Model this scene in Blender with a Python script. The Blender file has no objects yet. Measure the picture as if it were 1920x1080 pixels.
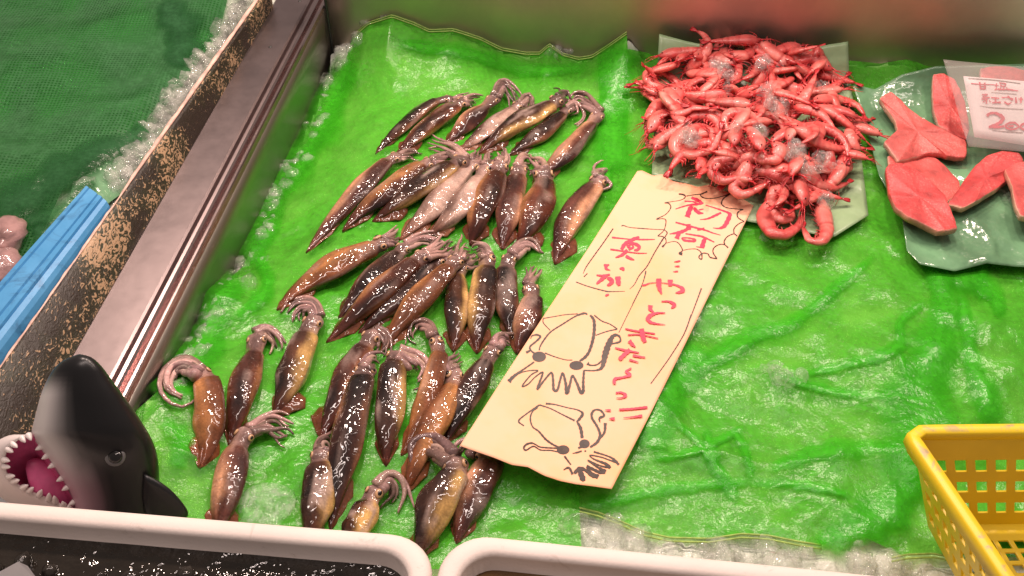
import bpy, bmesh, math, random
import numpy as np
from mathutils import Vector, Matrix

random.seed(7)
rng = np.random.default_rng(7)
scene = bpy.context.scene
col = scene.collection

# ------------------------------------------------------------------ camera, light, exposure
FPX = 1940.0                      # focal length in pixels of the 1920 px wide photograph
CD = 1.3                          # metres from the lens to the middle of the ice
SQ = math.sqrt(0.5)
CAM = np.array([0.0, -CD * SQ, CD * SQ])
cam_data = bpy.data.cameras.new('camera')
cam_data.sensor_width = 36.0
cam_data.lens = 36.0 * FPX / 1920.0
cam_data.clip_start = 0.01
cam_data.clip_end = 100.0
cam = bpy.data.objects.new('camera', cam_data)
cam.location = CAM
cam.rotation_euler = (math.radians(45), 0, 0)
col.objects.link(cam)
scene.camera = cam

world = bpy.data.worlds.new('World')
scene.world = world
world.use_nodes = True
world.node_tree.nodes['Background'].inputs[0].default_value = (0.92, 0.76, 0.69, 1)
world.node_tree.nodes['Background'].inputs[1].default_value = 0.26

def area_lamp(name, loc, target, size, power, color, size_y=None):
    l = bpy.data.lights.new(name, 'AREA')
    l.energy = power
    l.color = color
    l.size = size
    if size_y:
        l.shape = 'RECTANGLE'
        l.size_y = size_y
    else:
        l.shape = 'DISK'
    o = bpy.data.objects.new(name, l)
    o.location = loc
    o.rotation_euler = (Vector(target) - Vector(loc)).to_track_quat('-Z', 'Y').to_euler()
    col.objects.link(o)
    return o

WARM = (1.0, 0.77, 0.66)
# the stall's row of bare bulbs hangs over the back of the counter, two tube lights over the front
for k, (bx, by, bz, pw) in enumerate([(-0.62, 0.62, 1.25, 9.2), (-0.16, 0.70, 1.35, 10.8), (0.34, 0.66, 1.3, 9.6), (0.85, 0.58, 1.25, 7.0)]):
    area_lamp('bulb_lamp', (bx, by, bz), (bx * 0.6, 0.0, 0), 0.11, pw, WARM)
area_lamp('tube_lamp', (-0.35, -0.15, 1.75), (-0.05, 0.1, 0), 0.10, 13.5, (1.0, 0.81, 0.74), 1.3)
area_lamp('tube_lamp', (0.65, 0.1, 1.8), (0.2, 0.1, 0), 0.10, 8.4, (1.0, 0.81, 0.74), 1.2)

scene.view_settings.view_transform = 'Standard'
scene.view_settings.look = 'None'
scene.view_settings.exposure = 0.0
scene.view_settings.gamma = 1.0
scene.view_settings.use_curve_mapping = False
scene.cycles.max_bounces = 10
scene.cycles.transparent_max_bounces = 16
scene.cycles.caustics_reflective = False
scene.cycles.caustics_refractive = False

# ------------------------------------------------------------------ helpers
def ray(px, py):
    u = (px - 960.0) / FPX
    v = -(py - 540.0) / FPX
    return np.array([u, SQ + v * SQ, -SQ + v * SQ])

def P(px, py, z=0.0):
    """the point of the level plane at height z seen at a pixel of the photograph"""
    d = ray(px, py)
    return CAM + d * ((z - CAM[2]) / d[2])

def PD(px, py, depth):
    return CAM + ray(px, py) * depth

def hit(px, py, fn, add=0.0):
    """the point of a height field seen at a pixel"""
    z = 0.0
    for _ in range(7):
        p = P(px, py, z)
        z = 0.5 * z + 0.5 * (float(fn(p[0], p[1])) + add)
    return P(px, py, z)

def depth_of(p):
    return float((np.asarray(p) - CAM) @ np.array([0, SQ, -SQ]))

def px2m(p):
    return depth_of(p) / FPX

def _hash(i, j, s):
    n = (i * 374761393 + j * 668265263 + s * 982451653) & 0x7fffffff
    n = ((n ^ (n >> 13)) * 1274126177) & 0x7fffffff
    return ((n ^ (n >> 16)) & 0xffff) / 65535.0

def vnoise(x, y, s=0):
    x = np.asarray(x, float); y = np.asarray(y, float)
    i = np.floor(x).astype(np.int64); j = np.floor(y).astype(np.int64)
    fx = x - i; fy = y - j
    fx = fx * fx * (3 - 2 * fx); fy = fy * fy * (3 - 2 * fy)
    a = _hash(i, j, s); b = _hash(i + 1, j, s); c = _hash(i, j + 1, s); d = _hash(i + 1, j + 1, s)
    return (a * (1 - fx) + b * fx) * (1 - fy) + (c * (1 - fx) + d * fx) * fy

def fbm(x, y, s=0, o=3):
    v = 0; a = 0.5
    for k in range(o):
        v = v + a * (vnoise(np.asarray(x) * 2 ** k, np.asarray(y) * 2 ** k, s + 31 * k) - 0.5)
        a *= 0.5
    return v

def smooth(a, b, x):
    t = np.clip((np.asarray(x, float) - a) / (b - a), 0, 1)
    return t * t * (3 - 2 * t)

def catmull(pts, n):
    p = np.asarray(pts, float)
    if len(p) == 2:
        return p[0] + (p[1] - p[0]) * np.linspace(0, 1, n)[:, None]
    q = np.vstack([2 * p[0] - p[1], p, 2 * p[-1] - p[-2]])
    seg = np.linalg.norm(np.diff(p, axis=0), axis=1) + 1e-9
    cum = np.concatenate([[0], np.cumsum(seg)])
    out = []
    for s in np.linspace(0, cum[-1], n):
        k = int(min(max(np.searchsorted(cum, s, side='right') - 1, 0), len(seg) - 1))
        t = (s - cum[k]) / seg[k]
        a, b, c, d = q[k], q[k + 1], q[k + 2], q[k + 3]
        out.append(0.5 * (2 * b + (c - a) * t + (2 * a - 5 * b + 4 * c - d) * t * t + (3 * b - a - 3 * c + d) * t ** 3))
    return np.array(out)

def lin(pts, n):
    p = np.asarray(pts, float)
    seg = np.linalg.norm(np.diff(p, axis=0), axis=1) + 1e-9
    cum = np.concatenate([[0], np.cumsum(seg)])
    s = np.linspace(0, cum[-1], n)
    return np.stack([np.interp(s, cum, p[:, k]) for k in range(p.shape[1])], 1)

class MB:
    """collects faces and links them as one mesh object"""
    def __init__(self):
        self.v = []; self.f = []; self.m = []; self.c = []
    def add(self, verts, faces, mat=0, color=None):
        o = len(self.v)
        self.v.extend([tuple(map(float, p)) for p in verts])
        self.f.extend([tuple(int(i) + o for i in f) for f in faces])
        self.m.extend([mat] * len(faces))
        if color is None:
            self.c.extend([(1, 1, 1)] * len(verts))
        else:
            color = np.asarray(color, float)
            if color.ndim == 1:
                color = np.tile(color, (len(verts), 1))
            self.c.extend([tuple(c) for c in color])
    def loft(self, rings, mat=0, color=None, closed=True, cap0=True, cap1=True):
        rings = np.asarray(rings, float)
        n, k = rings.shape[:2]
        faces = []
        kk = k if closed else k - 1
        for i in range(n - 1):
            for j in range(kk):
                a = i * k + j; b = i * k + (j + 1) % k
                faces.append((a, b, b + k, a + k))
        if cap0 and closed: faces.append(tuple(range(k - 1, -1, -1)))
        if cap1 and closed: faces.append(tuple((n - 1) * k + j for j in range(k)))
        c = None if color is None else (np.asarray(color, float).reshape(-1, 3) if np.asarray(color).ndim == 3 else color)
        self.add(rings.reshape(-1, 3), faces, mat, c)
    def tube(self, pts, rad, k=8, mat=0, color=None, flat=1.0):
        pts = np.asarray(pts, float); n = len(pts)
        rad = np.broadcast_to(np.asarray(rad, float), (n,))
        T = np.gradient(pts, axis=0)
        T /= np.linalg.norm(T, axis=1)[:, None] + 1e-12
        N = np.cross(T[0], (0, 0, 1.0))
        if np.linalg.norm(N) < 1e-3: N = np.cross(T[0], (0, 1.0, 0))
        N /= np.linalg.norm(N)
        rings = []
        a = np.linspace(0, 2 * np.pi, k, endpoint=False)
        for i in range(n):
            N = N - T[i] * (N @ T[i]); N /= np.linalg.norm(N) + 1e-12
            B = np.cross(N, T[i])
            rings.append(pts[i] + rad[i] * (np.cos(a)[:, None] * N + flat * np.sin(a)[:, None] * B))
        cc = None
        if color is not None:
            color = np.asarray(color, float)
            cc = np.repeat(color, k, axis=0).reshape(n, k, 3) if color.ndim == 2 else color
        self.loft(rings, mat, cc)
    def box(self, lo, hi, mat=0, M=None):
        x0, y0, z0 = lo; x1, y1, z1 = hi
        v = [(x0, y0, z0), (x1, y0, z0), (x1, y1, z0), (x0, y1, z0), (x0, y0, z1), (x1, y0, z1), (x1, y1, z1), (x0, y1, z1)]
        if M is not None: v = [M(p) for p in v]
        self.add(v, [(0, 3, 2, 1), (4, 5, 6, 7), (0, 1, 5, 4), (1, 2, 6, 5), (2, 3, 7, 6), (3, 0, 4, 7)], mat)
    def grid(self, G, mat=0, color=None, mask=None):
        G = np.asarray(G, float); n, k = G.shape[:2]
        faces = [(i * k + j, i * k + j + 1, (i + 1) * k + j + 1, (i + 1) * k + j)
                 for i in range(n - 1) for j in range(k - 1) if mask is None or mask[i, j]]
        self.add(G.reshape(-1, 3), faces, mat, color)
    def ball(self, c, r, n=10, k=14, mat=0, axes=None, color=None):
        r = np.broadcast_to(np.asarray(r, float), (3,))
        A = np.eye(3) if axes is None else np.asarray(axes, float)
        rings = []
        for i in range(n + 1):
            t = np.pi * (0.02 + 0.96 * i / n)
            a = np.linspace(0, 2 * np.pi, k, endpoint=False)
            loc = np.stack([np.sin(t) * np.cos(a) * r[0], np.sin(t) * np.sin(a) * r[1], np.full(k, np.cos(t) * r[2])], 1)
            rings.append(np.asarray(c) + loc @ A)
        self.loft(rings, mat, color)
    def mesh(self, name, mats, smooth_=True, recalc=True):
        me = bpy.data.meshes.new(name)
        me.from_pydata(self.v, [], self.f)
        for m in (mats if isinstance(mats, (list, tuple)) else [mats]): me.materials.append(m)
        me.polygons.foreach_set('material_index', self.m)
        me.polygons.foreach_set('use_smooth', [smooth_] * len(self.f))
        ca = me.color_attributes.new('Col', 'FLOAT_COLOR', 'POINT')
        c4 = np.ones((len(self.v), 4)); c4[:, :3] = np.asarray(self.c)
        ca.data.foreach_set('color', c4.ravel())
        if recalc:
            bm = bmesh.new(); bm.from_mesh(me)
            bmesh.ops.recalc_face_normals(bm, faces=bm.faces)
            bm.to_mesh(me); bm.free()
        me.update()
        return me
    def build(self, name, mats, parent=None, smooth_=True, recalc=True):
        o = bpy.data.objects.new(name, self.mesh(name, mats, smooth_, recalc))
        col.objects.link(o)
        if parent is not None: o.parent = parent
        return o

def tag(o, label=None, cat=None, group=None, kind=None):
    if label: o['label'] = label
    if cat: o['category'] = cat
    if group: o['group'] = group
    if kind: o['kind'] = kind
    return o

def thing(name, label, cat, loc=(0, 0, 0), group=None):
    """an Empty at a thing's base; parts are built in world space and hung under it"""
    o = bpy.data.objects.new(name, None)
    o.location = loc
    o.empty_display_size = 0.05
    col.objects.link(o)
    return tag(o, label, cat, group)

def hang(child, root):
    child.parent = root
    child.matrix_parent_inverse = Matrix.Translation(root.location).inverted()
    return child

def recentre(o, c):
    """put a mesh object's origin at c without moving its faces"""
    c = Vector([float(q) for q in c])
    o.data.transform(Matrix.Translation(-c))
    o.location = c
    return o

def solid(o, t, off=-1):
    m = o.modifiers.new('thickness', 'SOLIDIFY'); m.thickness = t; m.offset = off
    return o

# ------------------------------------------------------------------ materials
class NT:
    def __init__(self, name):
        self.mat = bpy.data.materials.new(name)
        self.mat.use_nodes = True
        self.t = self.mat.node_tree
        self.b = self.t.nodes['Principled BSDF']
        self.out = self.t.nodes['Material Output']
        self._c = None
    def n(self, typ, **kw):
        x = self.t.nodes.new(typ)
        for k, v in kw.items(): setattr(x, k, v)
        return x
    def l(self, a, b): self.t.links.new(a, b)
    def set(self, **kw):
        for k, v in kw.items():
            s = self.b.inputs[k.replace('_', ' ')]
            s.default_value = (v[0], v[1], v[2], 1) if isinstance(v, tuple) and len(v) == 3 and s.type == 'RGBA' else v
    def co(self, scale=(1, 1, 1), rot=(0, 0, 0)):
        if self._c is None: self._c = self.n('ShaderNodeTexCoord')
        m = self.n('ShaderNodeMapping')
        m.inputs['Scale'].default_value = scale; m.inputs['Rotation'].default_value = rot
        self.l(self._c.outputs['Object'], m.inputs['Vector'])
        return m.outputs['Vector']
    def noise(self, scale, detail=4, rough=0.55, dist=0.0, vec=None):
        x = self.n('ShaderNodeTexNoise')
        x.inputs['Scale'].default_value = scale; x.inputs['Detail'].default_value = detail
        x.inputs['Roughness'].default_value = rough; x.inputs['Distortion'].default_value = dist
        self.l(vec if vec is not None else self.co(), x.inputs['Vector'])
        return x.outputs['Fac']
    def ramp(self, fac, stops):
        r = self.n('ShaderNodeValToRGB')
        e = r.color_ramp.elements
        while len(e) > 1: e.remove(e[-1])
        e[0].position = stops[0][0]; e[0].color = (*self._c3(stops[0][1]), 1)
        for p, c in stops[1:]:
            q = e.new(p); q.color = (*self._c3(c), 1)
        self.l(fac, r.inputs['Fac'])
        return r.outputs['Color']
    @staticmethod
    def _c3(c): return (c, c, c) if not isinstance(c, (tuple, list)) else tuple(c)
    def math(self, op, a, b=0.5, clamp=False):
        m = self.n('ShaderNodeMath', operation=op, use_clamp=clamp)
        for i, q in enumerate((a, b)):
            if isinstance(q, (int, float)): m.inputs[i].default_value = q
            else: self.l(q, m.inputs[i])
        return m.outputs[0]
    def mix(self, fac, a, b, blend='MIX'):
        m = self.n('ShaderNodeMix', data_type='RGBA', blend_type=blend)
        for s, q in ((m.inputs['Factor'], fac), (m.inputs['A'], a), (m.inputs['B'], b)):
            if isinstance(q, (int, float)): s.default_value = q
            elif isinstance(q, tuple): s.default_value = (*q, 1)
            else: self.l(q, s)
        return m.outputs['Result']
    def bump(self, h, strength=0.3, dist=0.002, prev=None):
        b = self.n('ShaderNodeBump')
        b.inputs['Strength'].default_value = strength; b.inputs['Distance'].default_value = dist
        self.l(h, b.inputs['Height'])
        if prev is not None: self.l(prev, b.inputs['Normal'])
        return b.outputs['Normal']
    def vcol(self):
        a = self.n('ShaderNodeVertexColor'); a.layer_name = 'Col'
        return a.outputs['Color']

def simple(name, color, rough=0.5, var=0.15, nscale=40, bump=0.0, bscale=200, bdist=0.001, **kw):
    t = NT(name)
    c2 = tuple(min(1, q * (1 - var)) for q in color); c3 = tuple(min(1, q * (1 + var)) for q in color)
    t.l(t.ramp(t.noise(nscale, 5), [(0.3, c2), (0.7, c3)]), t.b.inputs['Base Color'])
    t.set(Roughness=rough, **kw)
    if bump: t.l(t.bump(t.noise(bscale, 3), bump, bdist), t.b.inputs['Normal'])
    return t.mat

MAT = {}
def make_steel(name, base, rough, streak=True):
    t = NT(name)
    sc = t.noise(30, 6, 0.7, 0, t.co((1, 1, 60)))
    cl = t.noise(7, 5, 0.6)
    t.l(t.mix(t.ramp(cl, [(0.35, 0.0), (0.7, 0.8)]), base, tuple(q * 0.72 for q in base)), t.b.inputs['Base Color'])
    t.set(Metallic=1.0)
    t.l(t.math('ADD', t.math('MULTIPLY', sc, 0.16), t.math('ADD', t.math('MULTIPLY', cl, 0.2), rough - 0.16)), t.b.inputs['Roughness'])
    t.l(t.bump(t.noise(9, 3), 0.15, 0.004), t.b.inputs['Normal'])
    return t.mat
MAT['steel_wall'] = make_steel('brushed_steel', (0.66, 0.55, 0.47), 0.44)
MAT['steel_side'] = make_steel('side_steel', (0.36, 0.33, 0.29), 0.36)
MAT['steel_rail'] = make_steel('rail_steel', (0.37, 0.300, 0.298), 0.33)
MAT['steel_edge'] = make_steel('edge_steel', (0.58, 0.46, 0.45), 0.22)

def net_mat(name, green, tint, lo, hi, weave=None, wave=0.0, fade=False):
    t = NT(name)
    big = t.noise(11, 4, 0.6, 0.6)
    fine = t.noise(140, 3, 0.6)
    op = t.ramp(t.math('ADD', t.math('MULTIPLY', big, 0.82), t.math('MULTIPLY', fine, 0.18)), [(0.40, lo), (0.60, hi)])
    if weave:
        w = t.n('ShaderNodeTexWave', wave_type='BANDS', bands_direction='X'); w.inputs['Scale'].default_value = weave
        w.inputs['Distortion'].default_value = wave; w.inputs['Detail Scale'].default_value = 0.3; w.inputs['Detail'].default_value = 1
        w2 = t.n('ShaderNodeTexWave', wave_type='BANDS', bands_direction='Y'); w2.inputs['Scale'].default_value = weave * 0.93
        w2.inputs['Distortion'].default_value = wave; w2.inputs['Detail Scale'].default_value = 0.3; w2.inputs['Detail'].default_value = 1
        t.l(t.co(), w.inputs['Vector']); t.l(t.co(), w2.inputs['Vector'])
        hole = t.math('MULTIPLY', w.outputs['Fac'], w2.outputs['Fac'])
        area = t.ramp(t.noise(6, 2, 0.5), [(0.40, 0.0), (0.58, 1.0)])
        op = t.math('SUBTRACT', op, t.math('MULTIPLY', t.math('MULTIPLY', hole, area), 0.95), clamp=True)
    t.l(t.mix(t.ramp(fine, [(0.3, 0.0), (0.7, 1.0)]), tuple(q * 0.82 for q in green), tuple(q * 1.15 for q in green)), t.b.inputs['Base Color'])
    t.set(Roughness=0.23, Specular_IOR_Level=0.36)
    rd = t.n('ShaderNodeTexNoise', noise_type='RIDGED_MULTIFRACTAL'); rd.inputs['Scale'].default_value = 9; rd.inputs['Detail'].default_value = 5
    rd.inputs['Distortion'].default_value = 0.6; t.l(t.co(), rd.inputs['Vector'])
    bn = t.bump(rd.outputs['Fac'], 0.24, 0.0035)
    bn = t.bump(t.noise(34, 4, 0.65), 0.55, 0.004, bn)
    bn = t.bump(fine, 0.35, 0.001, bn)
    t.l(bn, t.b.inputs['Normal'])
    tr = t.n('ShaderNodeBsdfTransparent'); tr.inputs['Color'].default_value = (*tint, 1)
    mx = t.n('ShaderNodeMixShader')
    if fade:
        vc = t.vcol(); op = t.math('MULTIPLY', op, vc); t.l(t.mix(vc, (1.0, 1.0, 1.0), tint), tr.inputs['Color'])
    t.l(op, mx.inputs[0]); t.l(tr.outputs[0], mx.inputs[1]); t.l(t.b.outputs[0], mx.inputs[2])
    t.l(mx.outputs[0], t.out.inputs['Surface'])
    return t.mat
MAT['net'] = net_mat('bright_green_net', (0.066, 0.40, 0.020), (0.56, 0.92, 0.36), 0.34, 0.77)
MAT['net_fold'] = net_mat('net_fold', (0.052, 0.43, 0.016), (0.48, 0.93, 0.28), 0.50, 0.80, fade=True)
MAT['dark_net'] = net_mat('dark_green_net', (0.040, 0.135, 0.050), (0.24, 0.55, 0.26), 0.55, 0.92, 62, 2.2)

def ice_mat(name, base, white, rough=0.06, bscale=90, bstr=0.5, tint=(0.97, 0.98, 0.97)):
    """wet ice: mostly clear, milky where it is cracked, with a wet shine"""
    t = NT(name)
    t.l(t.ramp(t.noise(30, 5, 0.6), [(0.3, tuple(q * 0.8 for q in base)), (0.7, base)]), t.b.inputs['Base Color'])
    t.set(Roughness=rough, IOR=1.31, Specular_IOR_Level=0.6)
    bn = t.bump(t.noise(bscale, 4, 0.65), bstr, 0.005)
    t.l(bn, t.b.inputs['Normal'])
    if white < 1:
        tr = t.n('ShaderNodeBsdfTransparent'); tr.inputs['Color'].default_value = (*tint, 1)
        df = t.n('ShaderNodeBsdfDiffuse'); df.inputs['Color'].default_value = (*base, 1)
        tl = t.n('ShaderNodeBsdfTranslucent'); tl.inputs['Color'].default_value = (*base, 1)
        md = t.n('ShaderNodeMixShader'); md.inputs[0].default_value = 0.5; t.l(df.outputs[0], md.inputs[1]); t.l(tl.outputs[0], md.inputs[2])
        op = t.math('MULTIPLY', t.ramp(t.noise(60, 5, 0.7, 0.8), [(0.40, 0.12), (0.66, 1.0)]), white)
        gl = t.n('ShaderNodeBsdfGlossy'); gl.inputs['Roughness'].default_value = rough; t.l(bn, gl.inputs['Normal'])
        fr = t.n('ShaderNodeFresnel'); fr.inputs['IOR'].default_value = 1.40; t.l(bn, fr.inputs['Normal'])
        geo = t.n('ShaderNodeNewGeometry'); front = t.math('SUBTRACT', 1.0, geo.outputs['Backfacing'])
        op = t.math('MULTIPLY', op, front)
        m1 = t.n('ShaderNodeMixShader'); t.l(op, m1.inputs[0]); t.l(tr.outputs[0], m1.inputs[1]); t.l(md.outputs[0], m1.inputs[2])
        m2 = t.n('ShaderNodeMixShader'); t.l(t.math('MULTIPLY', fr.outputs[0], front), m2.inputs[0]); t.l(m1.outputs[0], m2.inputs[1]); t.l(gl.outputs[0], m2.inputs[2])
        t.l(m2.outputs[0], t.out.inputs['Surface'])
    return t.mat
MAT['ice_bed'] = ice_mat('crushed_ice', (0.68, 0.72, 0.63), 1.0, 0.10, 60, 0.9)
MAT['ice_lump'] = ice_mat('wet_ice', (0.90, 0.89, 0.84), 0.42, 0.05, 90, 0.5)
MAT['ice_clear'] = ice_mat('clear_ice', (0.96, 0.95, 0.94), 0.42, 0.03, 120, 0.5)

def squid_mat():
    t = NT('squid_skin')
    vc = t.vcol()
    sp = t.ramp(t.noise(420, 2, 0.5), [(0.36, 0.82), (0.62, 1.08)])
    bl = t.ramp(t.noise(38, 4, 0.6, 0.5), [(0.3, 0.66), (0.7, 1.25)])
    t.l(t.mix(1.0, t.mix(1.0, vc, sp, 'MULTIPLY'), bl, 'MULTIPLY'), t.b.inputs['Base Color'])
    t.set(Roughness=0.45, Specular_IOR_Level=0.08, Coat_Weight=1.0, Coat_Roughness=0.06, Coat_IOR=1.5)
    bn = t.bump(t.noise(46, 3, 0.55, 1.0), 0.4, 0.004)
    cn = t.bump(t.noise(58, 1, 0.4, 1.0), 0.62, 0.005)
    cn = t.bump(t.noise(150, 0, 0.4), 0.35, 0.0014, cn)
    t.l(bn, t.b.inputs['Normal']); t.l(cn, t.b.inputs['Coat Normal'])
    return t.mat
MAT['squid'] = squid_mat()
MAT['eye_ring'] = simple('eye_ring', (0.50, 0.30, 0.17), 0.15)
MAT['eye_black'] = simple('eye_black', (0.010, 0.009, 0.009), 0.05)

def shrimp_mat():
    t = NT('shrimp_shell')
    vc = t.vcol()
    bl = t.ramp(t.noise(60, 4, 0.6), [(0.3, 0.75), (0.7, 1.22)])
    t.l(t.mix(1.0, vc, bl, 'MULTIPLY'), t.b.inputs['Base Color'])
    t.set(Roughness=0.36, Specular_IOR_Level=0.45, Coat_Weight=0.18, Coat_Roughness=0.10)
    t.l(t.bump(t.noise(300, 3), 0.5, 0.0012), t.b.inputs['Normal'])
    return t.mat
MAT['shrimp'] = shrimp_mat()

def paper_mat():
    t = NT('sign_paper')
    c = t.mix(t.ramp(t.noise(9, 4, 0.6), [(0.50, 0.0), (0.75, 1.0)]), (0.95, 0.515, 0.335), (0.94, 0.47, 0.23))
    t.l(c, t.b.inputs['Base Color']); t.set(Roughness=0.6, Specular_IOR_Level=0.25)
    t.l(t.bump(t.noise(12, 3), 0.2, 0.004), t.b.inputs['Normal'])
    return t.mat
MAT['paper'] = paper_mat()
MAT['ink_red'] = simple('red_marker', (0.66, 0.035, 0.085), 0.5, 0.22, 60)
MAT['ink_black'] = simple('black_marker', (0.045, 0.028, 0.022), 0.5, 0.45, 70)
MAT['ink_grey'] = simple('grey_rule', (0.25, 0.17, 0.15), 0.6)
MAT['green_paper'] = simple('green_paper', (0.255, 0.37, 0.20), 0.32, 0.20, 14, 0.5, 30, 0.004, Specular_IOR_Level=0.5)
MAT['green_plastic'] = simple('green_plastic', (0.14, 0.29, 0.155), 0.16, 0.40, 12, 0.7, 22, 0.008, Specular_IOR_Level=0.6)

def salmon_mat():
    t = NT('salmon_flesh')
    vc = t.vcol()
    wv = t.n('ShaderNodeTexWave', wave_type='BANDS', bands_direction='DIAGONAL'); wv.inputs['Scale'].default_value = 26
    wv.inputs['Distortion'].default_value = 5; wv.inputs['Detail'].default_value = 3; t.l(t.co(), wv.inputs['Vector'])
    st = t.ramp(wv.outputs['Fac'], [(0.0, 0.95), (0.75, 1.0), (1.0, 1.07)])
    bl = t.ramp(t.noise(24, 5, 0.65), [(0.3, 0.62), (0.7, 1.30)])
    gr = t.ramp(t.noise(420, 3, 0.7), [(0.52, 0.0), (0.68, 0.45)])
    patch = t.ramp(t.noise(18, 2, 0.5), [(0.45, 0.0), (0.60, 1.0)])
    c = t.mix(t.math('MULTIPLY', gr, patch), t.mix(1.0, t.mix(1.0, vc, st, 'MULTIPLY'), bl, 'MULTIPLY'), (0.80, 0.46, 0.38))
    t.l(c, t.b.inputs['Base Color']); t.set(Roughness=0.38, Specular_IOR_Level=0.5)
    bn = t.bump(wv.outputs['Fac'], 0.12, 0.001)
    t.l(t.bump(t.noise(330, 4, 0.7), 0.8, 0.0014, bn), t.b.inputs['Normal'])
    return t.mat
MAT['salmon'] = salmon_mat()
MAT['card'] = simple('white_card', (0.84, 0.80, 0.80), 0.5, 0.03)
def sleeve_mat():
    t = NT('clear_sleeve')
    t.set(Roughness=0.12, Base_Color=(0.8, 0.72, 0.70), Specular_IOR_Level=0.8)
    t.l(t.bump(t.noise(16, 3), 0.5, 0.005), t.b.inputs['Normal'])
    tr = t.n('ShaderNodeBsdfTransparent'); tr.inputs['Color'].default_value = (0.96, 0.95, 0.95, 1)
    mx = t.n('ShaderNodeMixShader'); mx.inputs[0].default_value = 0.17
    t.l(tr.outputs[0], mx.inputs[1]); t.l(t.b.outputs[0], mx.inputs[2]); t.l(mx.outputs[0], t.out.inputs['Surface'])
    return t.mat
MAT['sleeve'] = sleeve_mat()

def yellow_mat():
    t = NT('yellow_plastic')
    t.l(t.ramp(t.noise(14, 4), [(0.3, (0.64, 0.46, 0.012)), (0.7, (0.76, 0.55, 0.018))]), t.b.inputs['Base Color'])
    t.set(Roughness=0.34)
    t.l(t.bump(t.noise(60, 3), 0.15, 0.001), t.b.inputs['Normal'])
    return t.mat
MAT['yellow'] = yellow_mat()
def rim_mat():
    t = NT('scuffed_yellow_rim')
    sc = t.ramp(t.noise(30, 6, 0.7, 1.0), [(0.50, 0.0), (0.62, 1.0)])
    geo = t.n('ShaderNodeNewGeometry'); sx = t.n('ShaderNodeSeparateXYZ'); t.l(geo.outputs['Normal'], sx.inputs[0])
    up = t.ramp(sx.outputs['Z'], [(0.86, 0.0), (0.97, 1.0)])
    t.l(t.mix(t.math('MULTIPLY', sc, t.math('MULTIPLY', up, 0.8)), (0.78, 0.56, 0.020), (0.34, 0.25, 0.20)), t.b.inputs['Base Color'])
    t.set(Roughness=0.4)
    return t.mat
MAT['yellow_rim'] = rim_mat()
def foam_mat():
    t = NT('white_foam')
    base = t.ramp(t.noise(14, 4, 0.6), [(0.3, (0.69, 0.605, 0.56)), (0.7, (0.75, 0.665, 0.62))])
    st = t.ramp(t.noise(32, 6, 0.75, 1.2), [(0.60, 0.0), (0.72, 0.55)])
    t.l(t.mix(st, base, (0.40, 0.31, 0.26)), t.b.inputs['Base Color'])
    t.set(Roughness=0.6)
    v = t.n('ShaderNodeTexVoronoi'); v.inputs['Scale'].default_value = 330; t.l(t.co(), v.inputs['Vector'])
    t.l(t.bump(v.outputs['Distance'], 0.14, 0.0006), t.b.inputs['Normal'])
    return t.mat
MAT['foam'] = foam_mat()
def speckle_mat():
    t = NT('speckled_board')
    v = t.co((210, 95, 130), (0, 0, math.radians(20)))
    n1 = t.noise(1.0, 2, 0.5, 2.2, v)
    n2 = t.noise(11, 4, 0.6)
    f = t.ramp(t.math('ADD', n1, t.math('MULTIPLY', t.math('SUBTRACT', n2, 0.5), 0.95)), [(0.555, 0.0), (0.625, 1.0)])
    dk = t.mix(t.ramp(n2, [(0.4, 0.0), (0.6, 1.0)]), (0.020, 0.013, 0.008), (0.022, 0.026, 0.008))
    t.l(t.mix(f, dk, (0.40, 0.26, 0.15)), t.b.inputs['Base Color'])
    t.set(Roughness=0.5)
    t.l(t.bump(n1, 0.5, 0.002), t.b.inputs['Normal'])
    return t.mat
MAT['speckle'] = speckle_mat()
MAT['foam_edge'] = simple('worn_pink_edge', (0.62, 0.40, 0.33), 0.6, 0.35, 60, 0.5, 150, 0.003)
def blue_mat():
    t = NT('blue_plastic')
    w = t.noise(8, 5, 0.65)
    t.l(t.mix(t.ramp(t.noise(26, 6, 0.75, 0.8, t.co((1, 1, 1))), [(0.52, 0.0), (0.70, 0.75)]), t.ramp(w, [(0.3, (0.040, 0.22, 0.46)), (0.7, (0.10, 0.34, 0.62))]), (0.03, 0.09, 0.20)), t.b.inputs['Base Color'])
    t.set(Roughness=0.4)
    t.l(t.bump(t.noise(40, 4), 0.2, 0.002), t.b.inputs['Normal'])
    return t.mat
MAT['blue'] = blue_mat()
def orca_mat():
    t = NT('glossy_rubber')
    t.l(t.vcol(), t.b.inputs['Base Color'])
    t.set(Roughness=0.30, Specular_IOR_Level=0.38)
    t.l(t.bump(t.noise(60, 3), 0.06, 0.001), t.b.inputs['Normal'])
    return t.mat
MAT['orca'] = orca_mat()
MAT['tooth'] = simple('white_tooth', (0.82, 0.74, 0.72), 0.3, 0.04)
MAT['mouth'] = simple('pink_mouth', (0.62, 0.11, 0.27), 0.28, 0.35, 25)
MAT['broth'] = simple('dark_water', (0.016, 0.013, 0.010), 0.03, 0.3, 20, 0.8, 48, 0.006)
MAT['brown_broth'] = simple('brown_water', (0.14, 0.075, 0.028), 0.05, 0.3, 20, 0.3, 26, 0.004)
MAT['shell'] = simple('black_shell', (0.020, 0.017, 0.014), 0.10, 0.4, 40, 0.6, 90, 0.003)
MAT['hem'] = simple('hem_thread', (0.30, 0.44, 0.10), 0.6, 0.25, 150)
MAT['flesh'] = simple('pink_grey_flesh', (0.34, 0.20, 0.19), 0.12, 0.4, 35, 0.5, 70, 0.003, Coat_Weight=0.5)
MAT['dark_floor'] = simple('dark_floor', (0.03, 0.03, 0.028), 0.5)

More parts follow.
